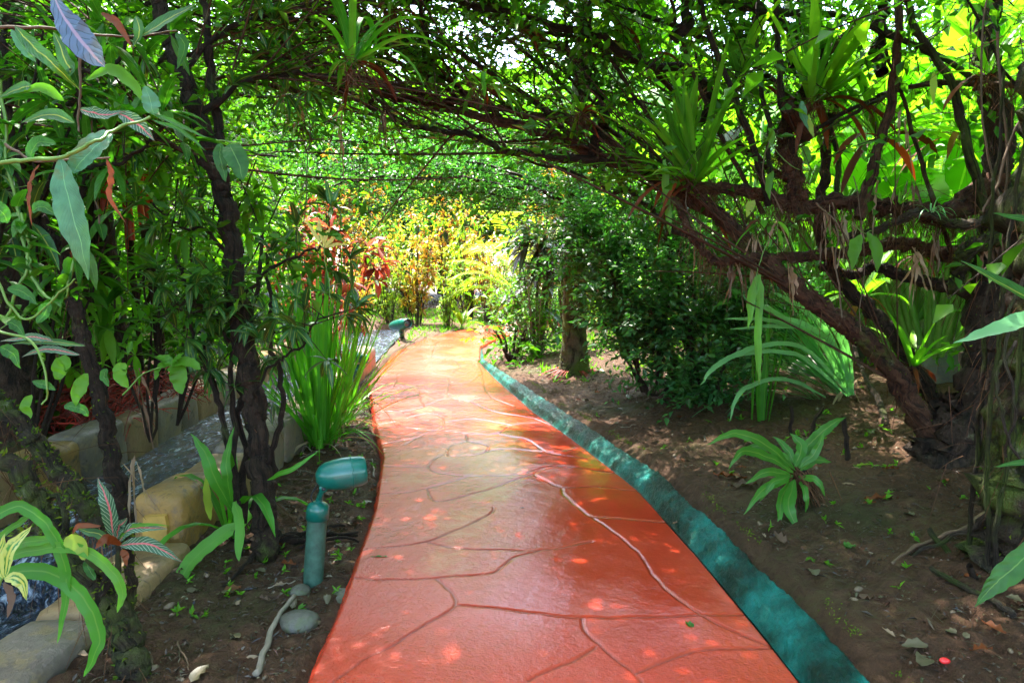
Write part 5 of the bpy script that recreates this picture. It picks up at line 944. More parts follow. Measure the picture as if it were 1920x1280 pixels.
# ================================================================ leaves close to the viewer
def ribbon(mb, path, wd, U, fold=.2, mat=0, wave=0.):
    p = np.asarray(path, float); k = len(p); T = nrm(np.gradient(p, axis=0)); S = nrm(np.cross(T, U)); Nn = np.cross(S, T); wd = np.asarray(wd)[:, None] / 2
    q = np.arange(k); wv = Nn * ((np.sin(q * 1.25 + k) + .6 * np.sin(q * 2.3 + wd[0, 0] * 999))[:, None] * wd * wave); wl = (1 + .05 * np.sin(q * 1.7 + 1))[:, None]; wr = (1 + .05 * np.sin(q * 1.3))[:, None]
    v = np.stack([p - S * wd * wl + Nn * wd * 2 * fold + wv, p, p + S * wd * wr + Nn * wd * 2 * fold - wv * .7], 1).reshape(-1, 3); t = np.linspace(0, 1, k)
    uv = np.stack(np.broadcast_arrays(np.array([0, .5, 1.])[None], t[:, None]), -1).reshape(-1, 2); i = (np.arange(k - 1) * 3)[:, None]; j = np.arange(2)[None]
    mb.add(v, np.stack([i + j, i + j + 1, i + j + 4, i + j + 3], -1).reshape(-1, 4), None, uv, mat)
def wprof(k, w, kind):
    t = np.linspace(0, 1, k)
    pr = {'lance': np.sin(math.pi * t ** .8) ** .9, 'oval': np.sin(math.pi * t ** .8) ** .6, 'strap': np.clip(t / .15, .45, 1) * np.clip((1 - t) / .25, 0, 1) ** .6, 'obov': np.sin(math.pi * t ** 1.5) ** .7}[kind]
    return np.maximum(pr, .03) * w
def px_leaf(t, L, w, mat, kind='lance', tilt=(0, .3, .8), fold=.15, wave=0., label=None):
    """a leaf following pixel points at stated depths; w in photo pixels at the mean depth; tilt = leaf normal (x, up, toward the viewer)"""
    p = px_path(L, 9, .0006 * np.mean([a[2] for a in L]), rng(int(L[0][0] + L[-1][1]) % 9973)); k = len(p); wave = max(wave, .04); dep = np.mean([a[2] for a in L]); mb = MB(); ribbon(mb, p, wprof(k, w / FPX * dep, kind), V3(tilt[0], -tilt[2], tilt[1]), fold, 0, wave); return part(mb, 'leaf', G[mat], t, label)
def px_plant(name, label, cat, stems, leaves, smat='green_stem', r=.004, group=None):
    p0 = P(*stems[0][0]) if stems else P(*leaves[0][0][0]); t = thing(name, label, cat, p0, group); rg = rng(len(leaves) + 7)
    for L in stems: mb = MB(); p = px_path(L, 7, .002, rg); mb.tube(p, taper(len(p), r, r * .6), 7, rg, .06); part(mb, 'stem', G[smat], t)
    for a in leaves: px_leaf(t, *a[:3], **(a[3] if len(a) > 3 else {}))
    return t
d = 1.5
px_plant('climbing_plant', 'pale green hanging vine with one long silvery leaf at the left', 'plant', [[(-40, 315, 1.4), (40, 300, 1.4), (120, 292, 1.4), (180, 262, 1.4), (215, 245, 1.45), (280, 222, 1.5)]],
    [([(112, 296, 1.4), (128, 370, 1.38), (150, 450, 1.38), (166, 524, 1.4)], 54, 'silver', dict(kind='lance')), ([(208, 246, 1.45), (180, 275, 1.43), (150, 305, 1.42), (138, 326, 1.42)], 50, 'silver', dict(kind='oval')),
     ([(288, 215, 1.5), (282, 190, 1.5), (273, 162, 1.5)], 30, 'silver', dict(kind='oval', tilt=(.4, .2, .8))), ([(288, 213, 1.5), (330, 232, 1.5), (392, 260, 1.5)], 9, 'vine', {}), ([(285, 225, 1.5), (340, 245, 1.5), (388, 283, 1.5)], 9, 'vine', {}),
     ([(55, 300, 1.4), (70, 268, 1.4), (105, 270, 1.4)], 26, 'vine', dict(kind='oval')), ([(60, 395, 1.4), (80, 388, 1.4), (106, 400, 1.4)], 22, 'vine', dict(kind='oval')), ([(-20, 380, 1.4), (5, 400, 1.4), (14, 420, 1.4)], 30, 'vine', dict(kind='oval'))], r=.005)
px_plant('climbing_plant', 'dark glossy croton branch reaching in from the top left corner', 'plant', [[(-40, 60, 1.6), (60, 50, 1.6), (150, 62, 1.7), (250, 70, 1.8), (330, 60, 1.9)], [(150, 62, 1.7), (150, 130, 1.7), (145, 210, 1.7), (150, 250, 1.7)]],
    [([(88, -30, 1.5), (120, 30, 1.5), (155, 80, 1.5), (196, 126, 1.52)], 52, 'blue', dict(kind='obov', wave=.25)), ([(28, 48, 1.5), (60, 85, 1.5), (100, 120, 1.5), (150, 170, 1.55)], 26, 'croton_dark', dict(wave=.1)), ([(160, 150, 1.6), (210, 132, 1.6), (250, 160, 1.6), (278, 202, 1.6)], 24, 'bright', {}),
     ([(262, 68, 1.8), (310, 40, 1.8), (368, 8, 1.8)], 24, 'croton_dark', {}), ([(190, 25, 1.7), (220, 45, 1.7), (250, 92, 1.7)], 15, 'rust', dict(wave=.3)), ([(220, 212, 1.6), (255, 230, 1.6), (292, 264, 1.6)], 28, 'croton_pink', dict(wave=.15)), ([(150, 205, 1.6), (190, 215, 1.6), (235, 210, 1.6)], 22, 'croton_pink', dict(wave=.2)),
     ([(60, 160, 1.6), (40, 165, 1.6), (0, 185, 1.6)], 22, 'croton_dark', {}), ([(120, 190, 1.6), (80, 165, 1.6), (30, 175, 1.6)], 20, 'bright', {}), ([(140, 230, 1.6), (95, 215, 1.6), (40, 230, 1.6)], 24, 'croton_dark', {}), ([(20, 55, 1.5), (50, 95, 1.5), (68, 118, 1.5)], 20, 'silver', dict(wave=.1)), ([(255, 30, 1.8), (262, 60, 1.8), (250, 90, 1.8)], 20, 'croton_dark', {}),
     ([(330, 60, 1.9), (345, 90, 1.9), (330, 130, 1.9)], 20, 'vine', {}), ([(100, 60, 1.6), (130, 130, 1.6), (125, 130, 1.6)], 24, 'croton_dark', {})], smat='brown_twig')
px_plant('climbing_plant', 'rust-red curled leaf stalks hanging left of the long silvery leaf', 'plant', [[(10, 270, 1.8), (60, 300, 1.8), (130, 300, 1.8), (205, 296, 1.8)]],
    [([(74, 308, 1.8), (58, 340, 1.8), (55, 380, 1.8), (60, 425, 1.8)], 8, 'rust', dict(wave=.3)), ([(200, 297, 1.8), (210, 330, 1.8), (206, 370, 1.8), (236, 418, 1.8)], 12, 'rust', dict(wave=.3)), ([(100, 640, 2.), (60, 632, 2.), (0, 640, 2.)], 14, 'croton_pink', dict(wave=.2)), ([(150, 665, 2.), (90, 655, 2.), (40, 668, 2.)], 14, 'croton_pink', dict(wave=.2)), ([(160, 648, 2.), (90, 640, 2.), (20, 645, 2.)], 12, 'croton_dark', {})], smat='brown_twig')
px_plant('heart_leaf_vine', 'pair of glossy pointed leaves on a twig beside the clump tree trunk', 'plant', [[(405, 262, 2.6), (440, 268, 2.6), (480, 262, 2.6)]], [([(413, 268, 2.6), (414, 300, 2.6), (424, 340, 2.6)], 24, 'vine', dict(kind='oval')), ([(430, 270, 2.6), (445, 300, 2.58), (456, 338, 2.58)], 40, 'vine', dict(kind='oval', tilt=(.2, .3, .8)))], r=.003)
px_plant('green_vine', 'soft green vine with small pointed leaves at the lower left edge', 'plant', [[(-20, 480, 1.9), (10, 560, 1.9), (50, 600, 1.9), (100, 560, 1.9), (140, 520, 1.9)], [(-10, 620, 1.9), (60, 640, 1.9), (90, 720, 1.9), (80, 760, 1.9)]],
    [([(14, 541, 1.9), (45, 548, 1.9), (72, 572, 1.9)], 22, 'vine', {}), ([(95, 568, 1.9), (84, 585, 1.9), (70, 606, 1.9)], 28, 'vine', dict(kind='oval')), ([(15, 602, 1.9), (32, 612, 1.9), (48, 632, 1.9)], 20, 'vine', {}), ([(0, 650, 1.9), (20, 660, 1.9), (38, 690, 1.9)], 24, 'vine', {}), ([(130, 670, 2.), (115, 690, 2.), (108, 712, 2.)], 34, 'bright', dict(kind='oval')), ([(60, 715, 1.9), (85, 722, 1.9), (105, 730, 1.9)], 16, 'vine', {}),
     ([(165, 700, 2.), (150, 730, 2.), (140, 762, 2.)], 30, 'bright', {}), ([(120, 760, 2.), (150, 764, 2.), (165, 780, 2.)], 18, 'vine', dict(kind='oval')), ([(60, 740, 2.), (50, 760, 2.), (58, 785, 2.)], 20, 'bright', {}), ([(235, 680, 2.2), (225, 700, 2.2), (240, 728, 2.2)], 26, 'bright', dict(kind='oval')), ([(200, 690, 2.2), (195, 705, 2.2), (205, 725, 2.2)], 15, 'vine', dict(kind='oval'))])
px_plant('bright_seedling', 'bright green compound leaf catching the sun in front of the stream wall', 'plant', [[(230, 740, 3.), (270, 700, 3.), (322, 684, 3.)]], [([(322, 684, 3.), (350, 680, 3.), (376, 692, 3.)], 26, 'bright', dict(kind='oval', tilt=(0, .8, .5))), ([(322, 685, 3.), (335, 705, 3.), (340, 738, 3.)], 32, 'bright', dict(kind='oval', tilt=(0, .8, .5))), ([(320, 684, 3.), (300, 690, 3.), (292, 712, 3.)], 20, 'bright', dict(kind='oval', tilt=(0, .8, .5))), ([(322, 684, 3.), (310, 672, 3.), (290, 668, 3.)], 18, 'bright', dict(kind='oval', tilt=(0, .8, .5))), ([(322, 684, 3.), (335, 670, 3.), (345, 662, 3.)], 14, 'bright', dict(kind='oval', tilt=(0, .8, .5)))])
px_plant('cream_seedling', 'cream-yellow rosette of leaves standing out at the left of the arch', 'plant', [[(620, 560, 3.3), (612, 500, 3.3), (607, 462, 3.3)]], [([(606, 464, 3.3), (588, 435, 3.3), (562, 402, 3.3)], 7, 'cream', {}), ([(607, 464, 3.3), (600, 435, 3.3), (598, 410, 3.3)], 9, 'cream', dict(kind='obov')), ([(608, 464, 3.3), (622, 450, 3.3), (632, 440, 3.3)], 8, 'cream', {}), ([(608, 465, 3.3), (630, 458, 3.3), (657, 460, 3.3)], 6, 'cream', {}), ([(606, 465, 3.3), (612, 440, 3.3), (622, 425, 3.3)], 8, 'cream', {})], r=.003)
px_plant('pink_croton', 'croton with white-veined leaves and pink ribs on a mossy stem at the bottom left', 'plant', [[(225, 1130, 2.3), (222, 1060, 2.3), (220, 1010, 2.3)]],
    [([(212, 1012, 2.3), (205, 950, 2.28), (184, 896, 2.28)], 30, 'croton_pink', dict(wave=.1)), ([(222, 1015, 2.3), (250, 990, 2.3), (315, 992, 2.28)], 20, 'croton_pink', dict(wave=.1)), ([(224, 1022, 2.3), (280, 1020, 2.3), (342, 1052, 2.3)], 26, 'croton_pink', dict(wave=.25)), ([(218, 1010, 2.3), (225, 985, 2.3), (240, 970, 2.3)], 20, 'croton_pink', {}),
     ([(215, 1015, 2.3), (180, 1000, 2.3), (140, 990, 2.3)], 16, 'croton_dark', {}), ([(222, 1010, 2.3), (250, 985, 2.3), (320, 985, 2.25)], 8, 'bright', {}), ([(228, 1020, 2.3), (200, 1010, 2.25), (178, 1028, 2.25)], 18, 'rust', dict(wave=.3)), ([(222, 1035, 2.3), (236, 1040, 2.3), (238, 1062, 2.3)], 14, 'rust', {}), ([(180, 1085, 2.3), (165, 1062, 2.3), (162, 1048, 2.3)], 16, 'vine', dict(kind='oval')), ([(190, 985, 2.3), (150, 985, 2.3), (135, 1003, 2.3)], 10, 'rust', {})], smat='bark_moss', r=.012)
px_plant('yellow_croton', 'croton sprig with cream-edged leaves at the bottom left edge', 'plant', [[(-20, 1130, 1.8), (5, 1085, 1.8)]], [([(8, 1082, 1.8), (20, 1030, 1.8), (60, 986, 1.8)], 26, 'croton_yel', dict(wave=.05)), ([(8, 1084, 1.8), (40, 1088, 1.8), (50, 1125, 1.8)], 24, 'croton_yel', dict(wave=.05)), ([(5, 1085, 1.8), (0, 1040, 1.8), (10, 1000, 1.8)], 20, 'croton_yel', {}), ([(8, 1090, 1.8), (22, 1120, 1.8), (14, 1158, 1.8)], 16, 'dead', dict(wave=.2))], r=.006)
px_plant('amaryllis_plant', 'arching strap leaves sweeping in from the bottom left corner', 'plant', [], [([(-60, 1010, 1.9), (-10, 968, 1.9), (40, 950, 1.9), (90, 985, 1.9), (116, 1040, 1.9), (125, 1110, 1.9), (108, 1205, 1.9)], 22, 'strap', dict(kind='strap')), ([(-60, 1075, 1.9), (0, 1035, 1.9), (60, 1013, 1.9), (118, 1012, 1.9)], 18, 'brom', dict(kind='strap')),
     ([(-30, 1062, 1.9), (60, 1032, 1.9), (140, 1026, 1.9), (200, 1058, 1.9), (229, 1110, 1.9), (220, 1148, 1.9)], 20, 'brom', dict(kind='strap')), ([(-40, 1085, 1.9), (60, 1068, 1.9), (125, 1090, 1.9), (168, 1140, 1.9), (186, 1200, 1.9), (158, 1268, 1.9)], 30, 'strap', dict(kind='strap')), ([(120, 1012, 1.9), (150, 1020, 1.9), (160, 1050, 1.9)], 28, 'lime', dict(kind='oval')), ([(-40, 1030, 1.95), (30, 985, 1.95), (60, 962, 1.95)], 12, 'brom', dict(kind='strap'))])
px_plant('amaryllis_plant', 'long strap leaves lying toward the lower left from the foot of the clump tree', 'plant', [], [([(450, 978, 3.25), (400, 1015, 3.2), (352, 1060, 3.1), (328, 1128, 3.)], 27, 'brom', dict(kind='strap')), ([(440, 940, 3.2), (450, 985, 3.15), (447, 1052, 3.1)], 18, 'brom', dict(kind='strap')), ([(440, 960, 3.3), (405, 900, 3.2), (385, 850, 3.2), (358, 812, 3.2)], 26, 'strap', dict(kind='lance')), ([(435, 960, 3.3), (428, 900, 3.2), (425, 860, 3.2), (440, 800, 3.2)], 20, 'strap', {}), ([(500, 900, 3.3), (545, 880, 3.2), (600, 843, 3.2)], 10, 'strap', {}), ([(395, 975, 3.3), (390, 930, 3.25), (388, 880, 3.2)], 16, 'lime', {})])
px_plant('blade_leaf_plant', 'broad ribbed blades poking in from the right edge', 'plant', [], [([(1990, 575, 1.9), (1930, 598, 1.88), (1860, 622, 1.86), (1788, 644, 1.86)], 42, 'pale_strap', dict(tilt=(0, .9, .35))), ([(1990, 590, 2.), (1900, 545, 2.), (1800, 488, 2.)], 34, 'croton_dark', dict(tilt=(.2, .5, .6))), ([(1990, 985, 1.6), (1920, 1045, 1.6), (1870, 1090, 1.6), (1828, 1136, 1.6)], 44, 'vine', dict(tilt=(.3, .7, .5))), ([(1985, 440, 2.), (1920, 412, 2.), (1862, 400, 2.)], 14, 'vine', {}), ([(1960, 862, 2.), (1920, 866, 2.), (1862, 874, 2.)], 12, 'vine', {})])
px_plant('hanging_leaf_sprig', 'two pointed leaves hanging side by side under the bough', 'plant', [[(1600, 420, 3.8), (1618, 436, 3.8), (1635, 432, 3.8)]], [([(1615, 440, 3.8), (1600, 470, 3.8), (1598, 506, 3.8)], 24, 'bright', {}), ([(1626, 436, 3.8), (1642, 470, 3.8), (1644, 510, 3.8)], 24, 'bright', {})], r=.003)
px_plant('hanging_leaf_sprig', 'long spotted blade pair hanging down left of the big bough', 'plant', [[(1440, 450, 4.), (1422, 500, 4.), (1418, 520, 4.)]], [([(1420, 515, 4.), (1410, 560, 4.), (1403, 620, 4.)], 18, 'brom', dict(kind='lance')), ([(1424, 515, 4.), (1424, 570, 4.), (1420, 640, 4.), (1424, 720, 4.)], 14, 'brom', dict(kind='strap')), ([(1245, 300, 4.2), (1250, 370, 4.2), (1256, 440, 4.2)], 14, 'brom', dict(kind='strap'))], r=.003)
px_plant('hanging_leaf_sprig', 'row of single leaves dangling beside the cut branch stub', 'plant', [[(1430, 250, 3.9), (1470, 300, 3.9), (1500, 320, 3.9)]], [([(1503, 190, 3.85), (1505, 215, 3.85), (1516, 245, 3.85)], 16, 'silver', {}), ([(1515, 215, 3.85), (1520, 240, 3.85), (1527, 262, 3.85)], 10, 'lime', {}), ([(1450, 320, 3.9), (1440, 345, 3.9), (1444, 375, 3.9)], 14, 'bright', {}), ([(1440, 240, 3.9), (1448, 255, 3.9), (1442, 278, 3.9)], 12, 'bright', {}), ([(1505, 275, 3.9), (1512, 290, 3.9), (1510, 310, 3.9)], 18, 'bright', dict(kind='oval')), ([(1415, 375, 3.9), (1405, 390, 3.9), (1400, 408, 3.9)], 16, 'lime', {}), ([(1752, 135, 3.6), (1748, 165, 3.6), (1750, 198, 3.6)], 14, 'lime', {})], r=.003)
t = px_plant('nest_fern', 'glossy rosette plant with wavy leaves on a stub of roots near the green kerb', 'plant', [], [([(1492, 882, 3.7), (1440, 836, 3.6), (1380, 812, 3.55), (1325, 834, 3.5)], 19, 'fern', dict(wave=.2)), ([(1490, 888, 3.7), (1440, 856, 3.6), (1392, 846, 3.5), (1366, 880, 3.45)], 18, 'fern', dict(wave=.25)), ([(1488, 893, 3.7), (1440, 884, 3.6), (1398, 908, 3.55)], 16, 'fern', dict(wave=.2)),
 ([(1484, 896, 3.7), (1436, 914, 3.6), (1394, 964, 3.55)], 16, 'fern', dict(wave=.2)), ([(1490, 898, 3.7), (1478, 945, 3.55), (1502, 1004, 3.5)], 24, 'fern', dict(wave=.15)), ([(1498, 898, 3.7), (1510, 925, 3.6), (1513, 962, 3.6)], 12, 'fern', dict(wave=.2)), ([(1482, 900, 3.7), (1464, 940, 3.6), (1462, 988, 3.55)], 18, 'fern', dict(wave=.2)), ([(1500, 882, 3.7), (1528, 862, 3.75), (1558, 866, 3.8)], 16, 'fern', dict(wave=.2)),
 ([(1496, 876, 3.7), (1520, 830, 3.8), (1556, 798, 3.85), (1586, 782, 3.9)], 21, 'fern', dict(wave=.15)), ([(1490, 876, 3.7), (1502, 836, 3.75), (1482, 812, 3.8)], 21, 'fern', dict(wave=.2)), ([(1494, 876, 3.7), (1474, 840, 3.75), (1450, 818, 3.8)], 14, 'fern', dict(wave=.2)), ([(1498, 878, 3.7), (1530, 846, 3.7), (1546, 806, 3.7)], 16, 'fern', dict(wave=.2)), ([(1490, 880, 3.7), (1460, 850, 3.7), (1420, 836, 3.75), (1380, 850, 3.75)], 14, 'fern', dict(wave=.2)),
 ([(1488, 890, 3.7), (1450, 905, 3.6), (1424, 940, 3.6)], 13, 'fern', dict(wave=.2)), ([(1496, 892, 3.7), (1530, 900, 3.6), (1548, 930, 3.6)], 13, 'fern', dict(wave=.2))])
rg = rng(46); h = P(1496, 884, 3.72); mb = MB(); n = 110; mb.twigs(h + rg.standard_normal((n, 3)) * [.035, .035, .02], np.stack([rg.randn(n) * .35 + .35, rg.randn(n) * .3, -1 + 0 * rg.rand(n)], 1), rg.uniform(.12, .34, n), .0035, .25, rg); part(mb, 'roots', G['root'], t); mb = MB(); mb.tube(smooth_path([NEST - V3(0, 0, .04), (NEST + h) / 2 + V3(.03, 0, 0), h], 5, .006, rg), .035, 9, rg, .2); part(mb, 'root_stub', G['bark'], t)
def BL(*a): return [(x, y, 5.25 - .25 * i) for i, (x, y) in enumerate(a)]
px_plant('pale_iris_clump', 'long pale blades arching far left out of the pale strap-leaved clump', 'plant', [], [(BL((1592, 742), (1510, 655), (1420, 650), (1345, 684), (1312, 722)), 9, 'pale_strap', dict(kind='strap')), (BL((1588, 742), (1500, 668), (1400, 662), (1330, 690)), 8, 'pale_strap', dict(kind='strap')), (BL((1548, 745), (1480, 712), (1425, 716), (1385, 740), (1368, 790)), 8, 'pale_strap', dict(kind='strap')),
 (BL((1590, 740), (1535, 640), (1460, 590), (1395, 560)), 10, 'pale_strap', dict(kind='strap')), (BL((1592, 740), (1545, 645), (1450, 602), (1355, 598)), 8, 'pale_strap', dict(kind='strap')), (BL((1595, 740), (1560, 640), (1505, 580), (1442, 545)), 11, 'pale_strap', dict(kind='strap')), (BL((1594, 740), (1545, 630), (1470, 612), (1365, 618)), 7, 'pale_strap', dict(kind='strap')), (BL((1598, 738), (1575, 640), (1530, 570), (1500, 540)), 11, 'pale_strap', dict(kind='strap')), (BL((1596, 740), (1570, 660), (1520, 615), (1450, 590)), 11, 'pale_strap', dict(kind='strap')), (BL((1600, 740), (1588, 650), (1560, 590), (1540, 560)), 11, 'pale_strap', dict(kind='strap'))])
# leafy understory on the left between viewer and stream: lance-leaved canes
def lance_plant(label, base, tops, seed, ll, lw, mat, nw, m=7):
    rg = rng(seed); b = np.array(base); t = thing('lance_leaf_plant', label, 'plant', b, None); ps = []
    for tp in tops: mb = MB(); p = smooth_path([b, (b + P(*tp)) / 2 + V3(rg.uniform(-.1, .1), 0, .05), P(*tp)], 7, .012, rg); mb.tube(p, taper(len(p), .011, .005), 6, rg, .1); part(mb, 'cane', G['bark'], t); ps.append(p)
    lf, tw = MB(), MB(); O, T = pick(rg, ps, nw, .45, 1.); whorls(lf, tw, rg, O, 0, ll, lw, m=m, seg=6, wave=.02, droop=1.1); part(tw, 'twigs', G['green_stem'], t); part(lf, 'leaves', G[mat], t); return t
lance_plant('cane plant with long green leaves in front of the red-stemmed palms', P(60, 900, 3.9) * [1, 1, 0] + V3(0, 0, .2), [(140, 330, 3.8), (240, 380, 3.9), (60, 250, 3.7), (200, 240, 3.8)], 101, .30, .06, 'small', 17)
lance_plant('cane plant with yellowish lance leaves between the slim tree and the clump tree', P(280, 780, 4.7) * [1, 1, 0] + V3(0, 0, .2), [(270, 420, 4.6), (330, 480, 4.6), (340, 330, 4.5), (220, 470, 4.6)], 102, .26, .05, 'bright', 20)
lance_plant('dark cane plant rising to the top left corner', P(-100, 900, 3.) * [1, 1, 0] + V3(0, 0, .1), [(-20, 150, 2.8), (80, 60, 2.9), (150, 180, 3.), (-60, 400, 2.8)], 103, .24, .05, 'croton_dark', 15)
lance_plant('cane plant with broad leaves low behind the stream wall at the left', P(20, 800, 5.) * [1, 1, 0] + V3(0, 0, .25), [(20, 600, 4.8), (110, 640, 4.8), (180, 600, 4.9), (-40, 560, 4.8)], 104, .26, .07, 'bright', 18)
lance_plant('cane plant whose leaves crowd the trunks at the upper left of the arch', P(330, 760, 5.2) * [1, 1, 0] + V3(0, 0, .2), [(480, 300, 5.), (420, 240, 5.), (540, 350, 5.1), (360, 200, 5.)], 105, .22, .055, 'bright', 24)
lance_plant('cane plant with coppery young leaves left of the arch opening', P(640, 680, 8.2) * [1, 1, 0], [(560, 420, 8), (640, 440, 8.), (700, 470, 8.), (610, 360, 8.)], 106, .26, .08, 'copper', 40)

# ================================================================ floor of the garden
rg = rng(120)
def soil_spots(n, seed, ymax=8., ymin=1.7, near=True):
    r = rng(seed); out = []
    while len(out) < n:
        y = ymin + (ymax - ymin) * r.rand() ** 1.4; x = r.uniform(-1.55, xL(y) - .04) if r.rand() < .33 else r.uniform(xR(y) + .32, xR(y) + 3.2)
        if abs(x) < y * .8 + .2: out.append((x, y))
    return out
protos = []
for i, (m, kind, L, W, wv_) in enumerate([('litter', 'oval', .07, .045, .1), ('litter', 'lance', .09, .03, .2), ('dead', 'oval', .08, .04, .25), ('tan', 'lance', .07, .02, .2), ('rust', 'lance', .08, .03, .3), ('litter', 'oval', .05, .035, .1)]):
    mb = MB(); mb.leaves(np.zeros((1, 3)), np.array([[1, 0, .12]]), np.array([[0, 0, 1.]]), L, W, droop=.35, seg=6, prof='oval' if kind == 'oval' else 'lance', fold=.2, wave=wv_); o = mb.build('fallen_leaf', G[m], None, (0, 0, 0)); protos.append(o)
for k, (x, y) in enumerate(soil_spots(230, 121)):
    pr = protos[k % 6]; o = pr if k < 6 else pr.copy()
    if k >= 6: COL.objects.link(o)
    o.location = on(x, y, .008 + .006 * rg.rand()); o.rotation_euler = (rg.uniform(-.3, .3), rg.uniform(-.3, .2), rg.uniform(0, 6.28)); s_ = rg.uniform(.6, 1.3); o.scale = (s_,) * 3
    props(o, 'withered leaf lying among others on the dark soil', 'fallen leaf', 'fallen leaves on the soil', 'thing')
def pebble(c, r, seed, mat): return boulder('small rounded pebble half sunk in the soil', c, r, seed, mat, 'pebble', 'pebble', 'pebbles on the soil', 6)
pb0 = [pebble(np.zeros(3), (.014, .010, .008), s_, 'pebble') for s_ in (31, 32, 33)]
for k, (x, y) in enumerate(soil_spots(110, 122, 6.)):
    o = pb0[k] if k < 3 else pb0[k % 3].copy()
    if k >= 3: COL.objects.link(o)
    o.location = on(x, y, .004); o.rotation_euler = (0, 0, rg.uniform(0, 6.28)); s_ = rg.uniform(.5, 1.6); o.scale = (s_,) * 3
boulder('bright red seed lying on the soil at the bottom right', GP(1771, 1243) + V3(0, 0, .008), (.017, .011, .010), 41, 'redseed', 'seed', 'red_seed', None, 8)
def ground_leaf(px, py, ang, L, W, mat, label, z=.02, kind='lance', wave=.15):
    c = GP(px, py); 
    if xL(c[1]) < c[0] < xR(c[1]): c[2] = .006
    mb = MB(); D = V3(math.cos(ang), math.sin(ang), .08); mb.leaves((c + V3(0, 0, z * .5))[None], D[None], np.array([[0, 0, 1.]]), L, W, droop=.25, seg=7, prof=kind, fold=.2, wave=wave); o = mb.build('fallen_leaf', G[mat], None, c); props(o, label, 'fallen leaf', None, 'thing')
ground_leaf(1298, 1218, 1.75, .065, .028, 'vine', 'single green leaf lying on the red path at the lower right')
ground_leaf(690, 1077, 0.05, .12, .018, 'vine', 'narrow curled green leaf near the left edge of the red path')
ground_leaf(1455, 1190, .4, .05, .035, 'vine', 'green leaf fallen on the green kerb')
ground_leaf(1585, 1030, .5, .06, .05, 'vine', 'round green leaf on the dark soil right of the nest fern', kind='oval')
ground_leaf(1605, 876, .2, .12, .035, 'lime', 'yellow-green leaf on the soil under the big tree'); ground_leaf(1620, 940, .15, .20, .05, 'rust', 'rust-brown crumpled leaf on the soil right of the nest fern', wave=.3); ground_leaf(1370, 915, .3, .22, .06, 'dead', 'heap-like dark red dead leaf left of the nest fern', wave=.3)
ground_leaf(1400, 900, 2.6, .2, .05, 'rust', 'curled reddish dead leaf touching the left side of the nest fern', wave=.35); ground_leaf(1130, 765, -.3, .12, .02, 'tan', 'thin pale leaf on the bank right of the kerb'); ground_leaf(1150, 868, .3, .1, .03, 'tan', 'dry leaf on the bank beside the kerb'); ground_leaf(420, 1120, 1.2, .10, .055, 'copper', 'purple-brown curved leaf on the soil left of the lamp', kind='oval')
ground_leaf(1260, 1010, .5, .05, .02, 'dead', 'small brown leaf on the kerb edge'); ground_leaf(975, 980, .6, .035, .012, 'dead', 'small dark leaf scrap on the middle of the path'); ground_leaf(875, 945, .8, .05, .008, 'dead', 'thin dark stalk on the ochre patch of the path')
def stick(label, L, r0, r1, mat='brown_twig', name='fallen_twig', seed=1, cap=True):
    p = smooth_path([GP(a, b) + V3(0, 0, h) for a, b, h in L], 7, .004, rng(seed)); mb = MB(); mb.tube(p, taper(len(p), r0, r1), 8, rng(seed), .08, cap=cap); o = mb.build(name, G[mat], None, p[0]); props(o, label, 'twig', None, 'thing')
stick('pale grey stick lying beside the stone at the bottom left of the path', [(480, 1268, .012), (500, 1215, .015), (522, 1165, .015), (552, 1122, .012)], .013, .009, 'grey_twig')
stick('crooked root-like stick running across the soil at the right', [(1672, 1060, .01), (1710, 1035, .02), (1760, 1015, .02), (1810, 1000, .03), (1850, 975, .04), (1885, 950, .05)], .007, .014, 'brown_twig', seed=3)
stick('thick mossy stick at the lower right corner', [(1745, 1070, .015), (1790, 1100, .02), (1860, 1135, .02), (1900, 1160, .02)], .010, .012, 'bark_grey', seed=4)
stick('bent dark root arching out of the soil under the big tree', [(1662, 798, -.02), (1650, 770, .06), (1620, 740, .16), (1600, 705, .30), (1590, 670, .5)], .03, .015, 'bark', 'bent_stem', 5)
stick('short upright stake left of the nest fern', [(1482, 818, -.05), (1482, 815, .12), (1483, 813, .2)], .013, .012, 'bark', 'stump_stake', 6); stick('short leaning stake right of the nest fern', [(1590, 862, -.05), (1585, 855, .12), (1578, 850, .25)], .016, .014, 'bark', 'stump_stake', 7); stick('short slanting stake behind the nest fern', [(1520, 818, -.03), (1528, 812, .1), (1540, 806, .17)], .014, .012, 'bark', 'stump_stake', 8)
stick('pale straw on the soil left of the lamp post', [(702, 896, .01), (700, 880, .012), (697, 862, .01)], .006, .004, 'grey_twig', seed=9)
for k, (x, y) in enumerate(soil_spots(36, 125, 7.)):
    a = rg.uniform(0, 6.28); L = rg.uniform(.08, .3); q = [on(x + math.cos(a) * L * s_ + rg.uniform(-.01, .01), y + math.sin(a) * L * s_, .008) for s_ in (0, .33, .66, 1)]; mb = MB(); p = smooth_path(q, 5, .004, rg); mb.tube(p, taper(len(p), .004, .002), 5, rg, .1); o = mb.build('fallen_twig', G['brown_twig' if k % 2 else 'grey_twig'], None, p[0]); props(o, 'thin twig lying on the soil among leaf litter', 'twig', 'twigs on the soil', 'thing')
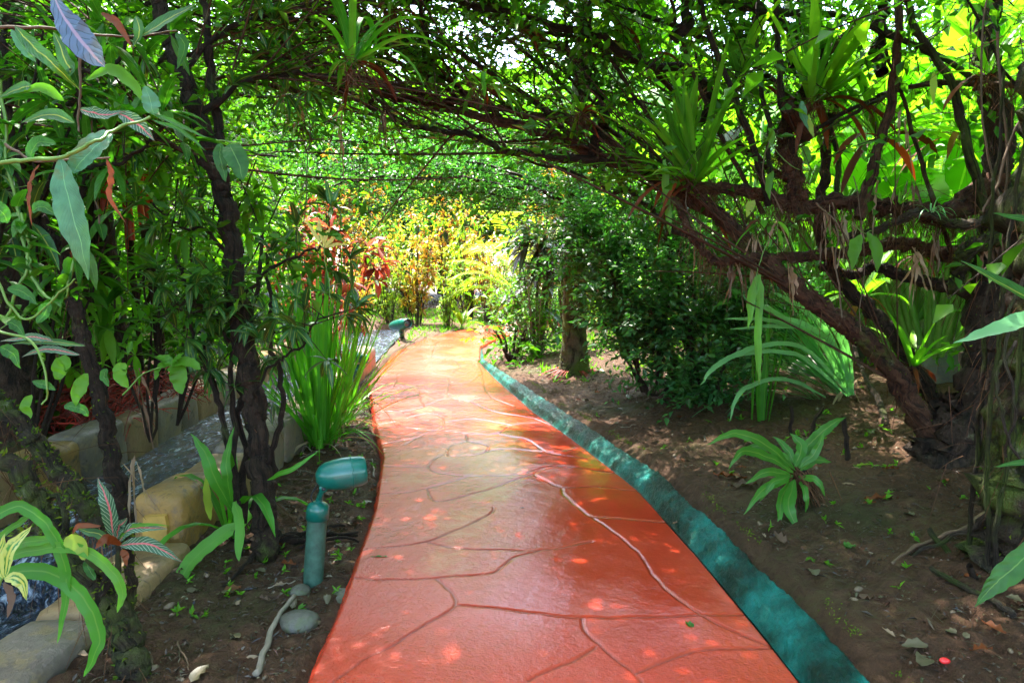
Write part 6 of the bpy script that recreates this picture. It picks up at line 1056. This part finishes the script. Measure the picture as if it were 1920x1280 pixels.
# uncountable litter, seedlings and moss
lit = MB(); sp = np.array(soil_spots(17000, 130, 10.)); n = len(sp); O = np.stack([sp[:, 0], sp[:, 1], gh(sp[:, 0], sp[:, 1]) + .004], 1); d = rg.standard_normal((n, 3)) * [1, 1, .25]; lit.diamonds(O, d, V3(0, 0, 1) + rg.standard_normal((n, 3)) * .35, rg.uniform(.006, .03, n) * np.where(rg.rand(n) < .18, 2.1, 1.), rg.uniform(.003, .013, n), fold=.3)
n2 = 2200; sp = np.array(soil_spots(n2, 131, 9.)); O = np.stack([sp[:, 0], sp[:, 1], gh(sp[:, 0], sp[:, 1]) + .004], 1); lit.twigs(O, rg.standard_normal((n2, 3)) * [1, 1, .12], rg.uniform(.02, .1, n2), .0012, .1, rg, 2)
o = lit.build('leaf_litter', G['litter']); props(o, 'fine crumbs of leaf and twig scattered over the soil', 'litter', None, 'stuff')
gc = MB(); n = 420; sp = np.array(soil_spots(n, 132, 11., 2.6)); cl = wob(sp[:, 0], sp[:, 1], 3, 1.); sp = sp[cl > -.3]; n = len(sp); O = np.stack([sp[:, 0], sp[:, 1], gh(sp[:, 0], sp[:, 1])], 1); O = np.repeat(O, 6, 0); gc.diamonds(O + [0, 0, .012], rg.standard_normal((len(O), 3)) + V3(0, 0, .8), V3(0, 0, 1) + rg.standard_normal((len(O), 3)) * .3, rg.uniform(.015, .045, len(O)), rg.uniform(.008, .02, len(O)))
m = 16000; y_ = rg.uniform(7.5, 22, m); x_ = rg.uniform(-9, 10, m); k = ((x_ < xL(y_) - .15) | (x_ > xR(y_) + .5)) & ~((x_ < -1.5 - .07 * (y_ - 5)) & (x_ > -3.1 - .07 * (y_ - 5)) & (y_ < 15.6)) & (wob(x_, y_, 1.2, 1.) > -.35); x_, y_ = x_[k], y_[k]; O = np.repeat(np.stack([x_, y_, gh(x_, y_)], 1), 3, 0); gc.diamonds(O, rg.standard_normal((len(O), 3)) + V3(0, 0, 1.2), rg.standard_normal((len(O), 3)), rg.uniform(.04, .13, len(O)), rg.uniform(.01, .03, len(O)))
o = gc.build('ground_cover', G['bright']); props(o, 'small seedlings and grass sprouting from the soil', 'seedlings', None, 'stuff')
n = 1600; y_ = rg.uniform(1.8, 10, n); wd = .25 * sm(y_, 11.8, 7.5); x_ = xR(y_) + wd + rg.standard_normal(n) * .018 + .015; O = np.stack([x_, y_, gh(x_, y_) + .01], 1); mm = MB(); k = wob(x_, y_, 4, 1.) > 0; O = O[k]; mm.diamonds(O, rg.standard_normal((len(O), 3)) + V3(0, 0, .6), rg.standard_normal((len(O), 3)), .014, .006); o = mm.build('kerb_moss', G['moss']); props(o, 'ragged moss growing along the outer edge of the green kerb', 'moss', None, 'stuff')
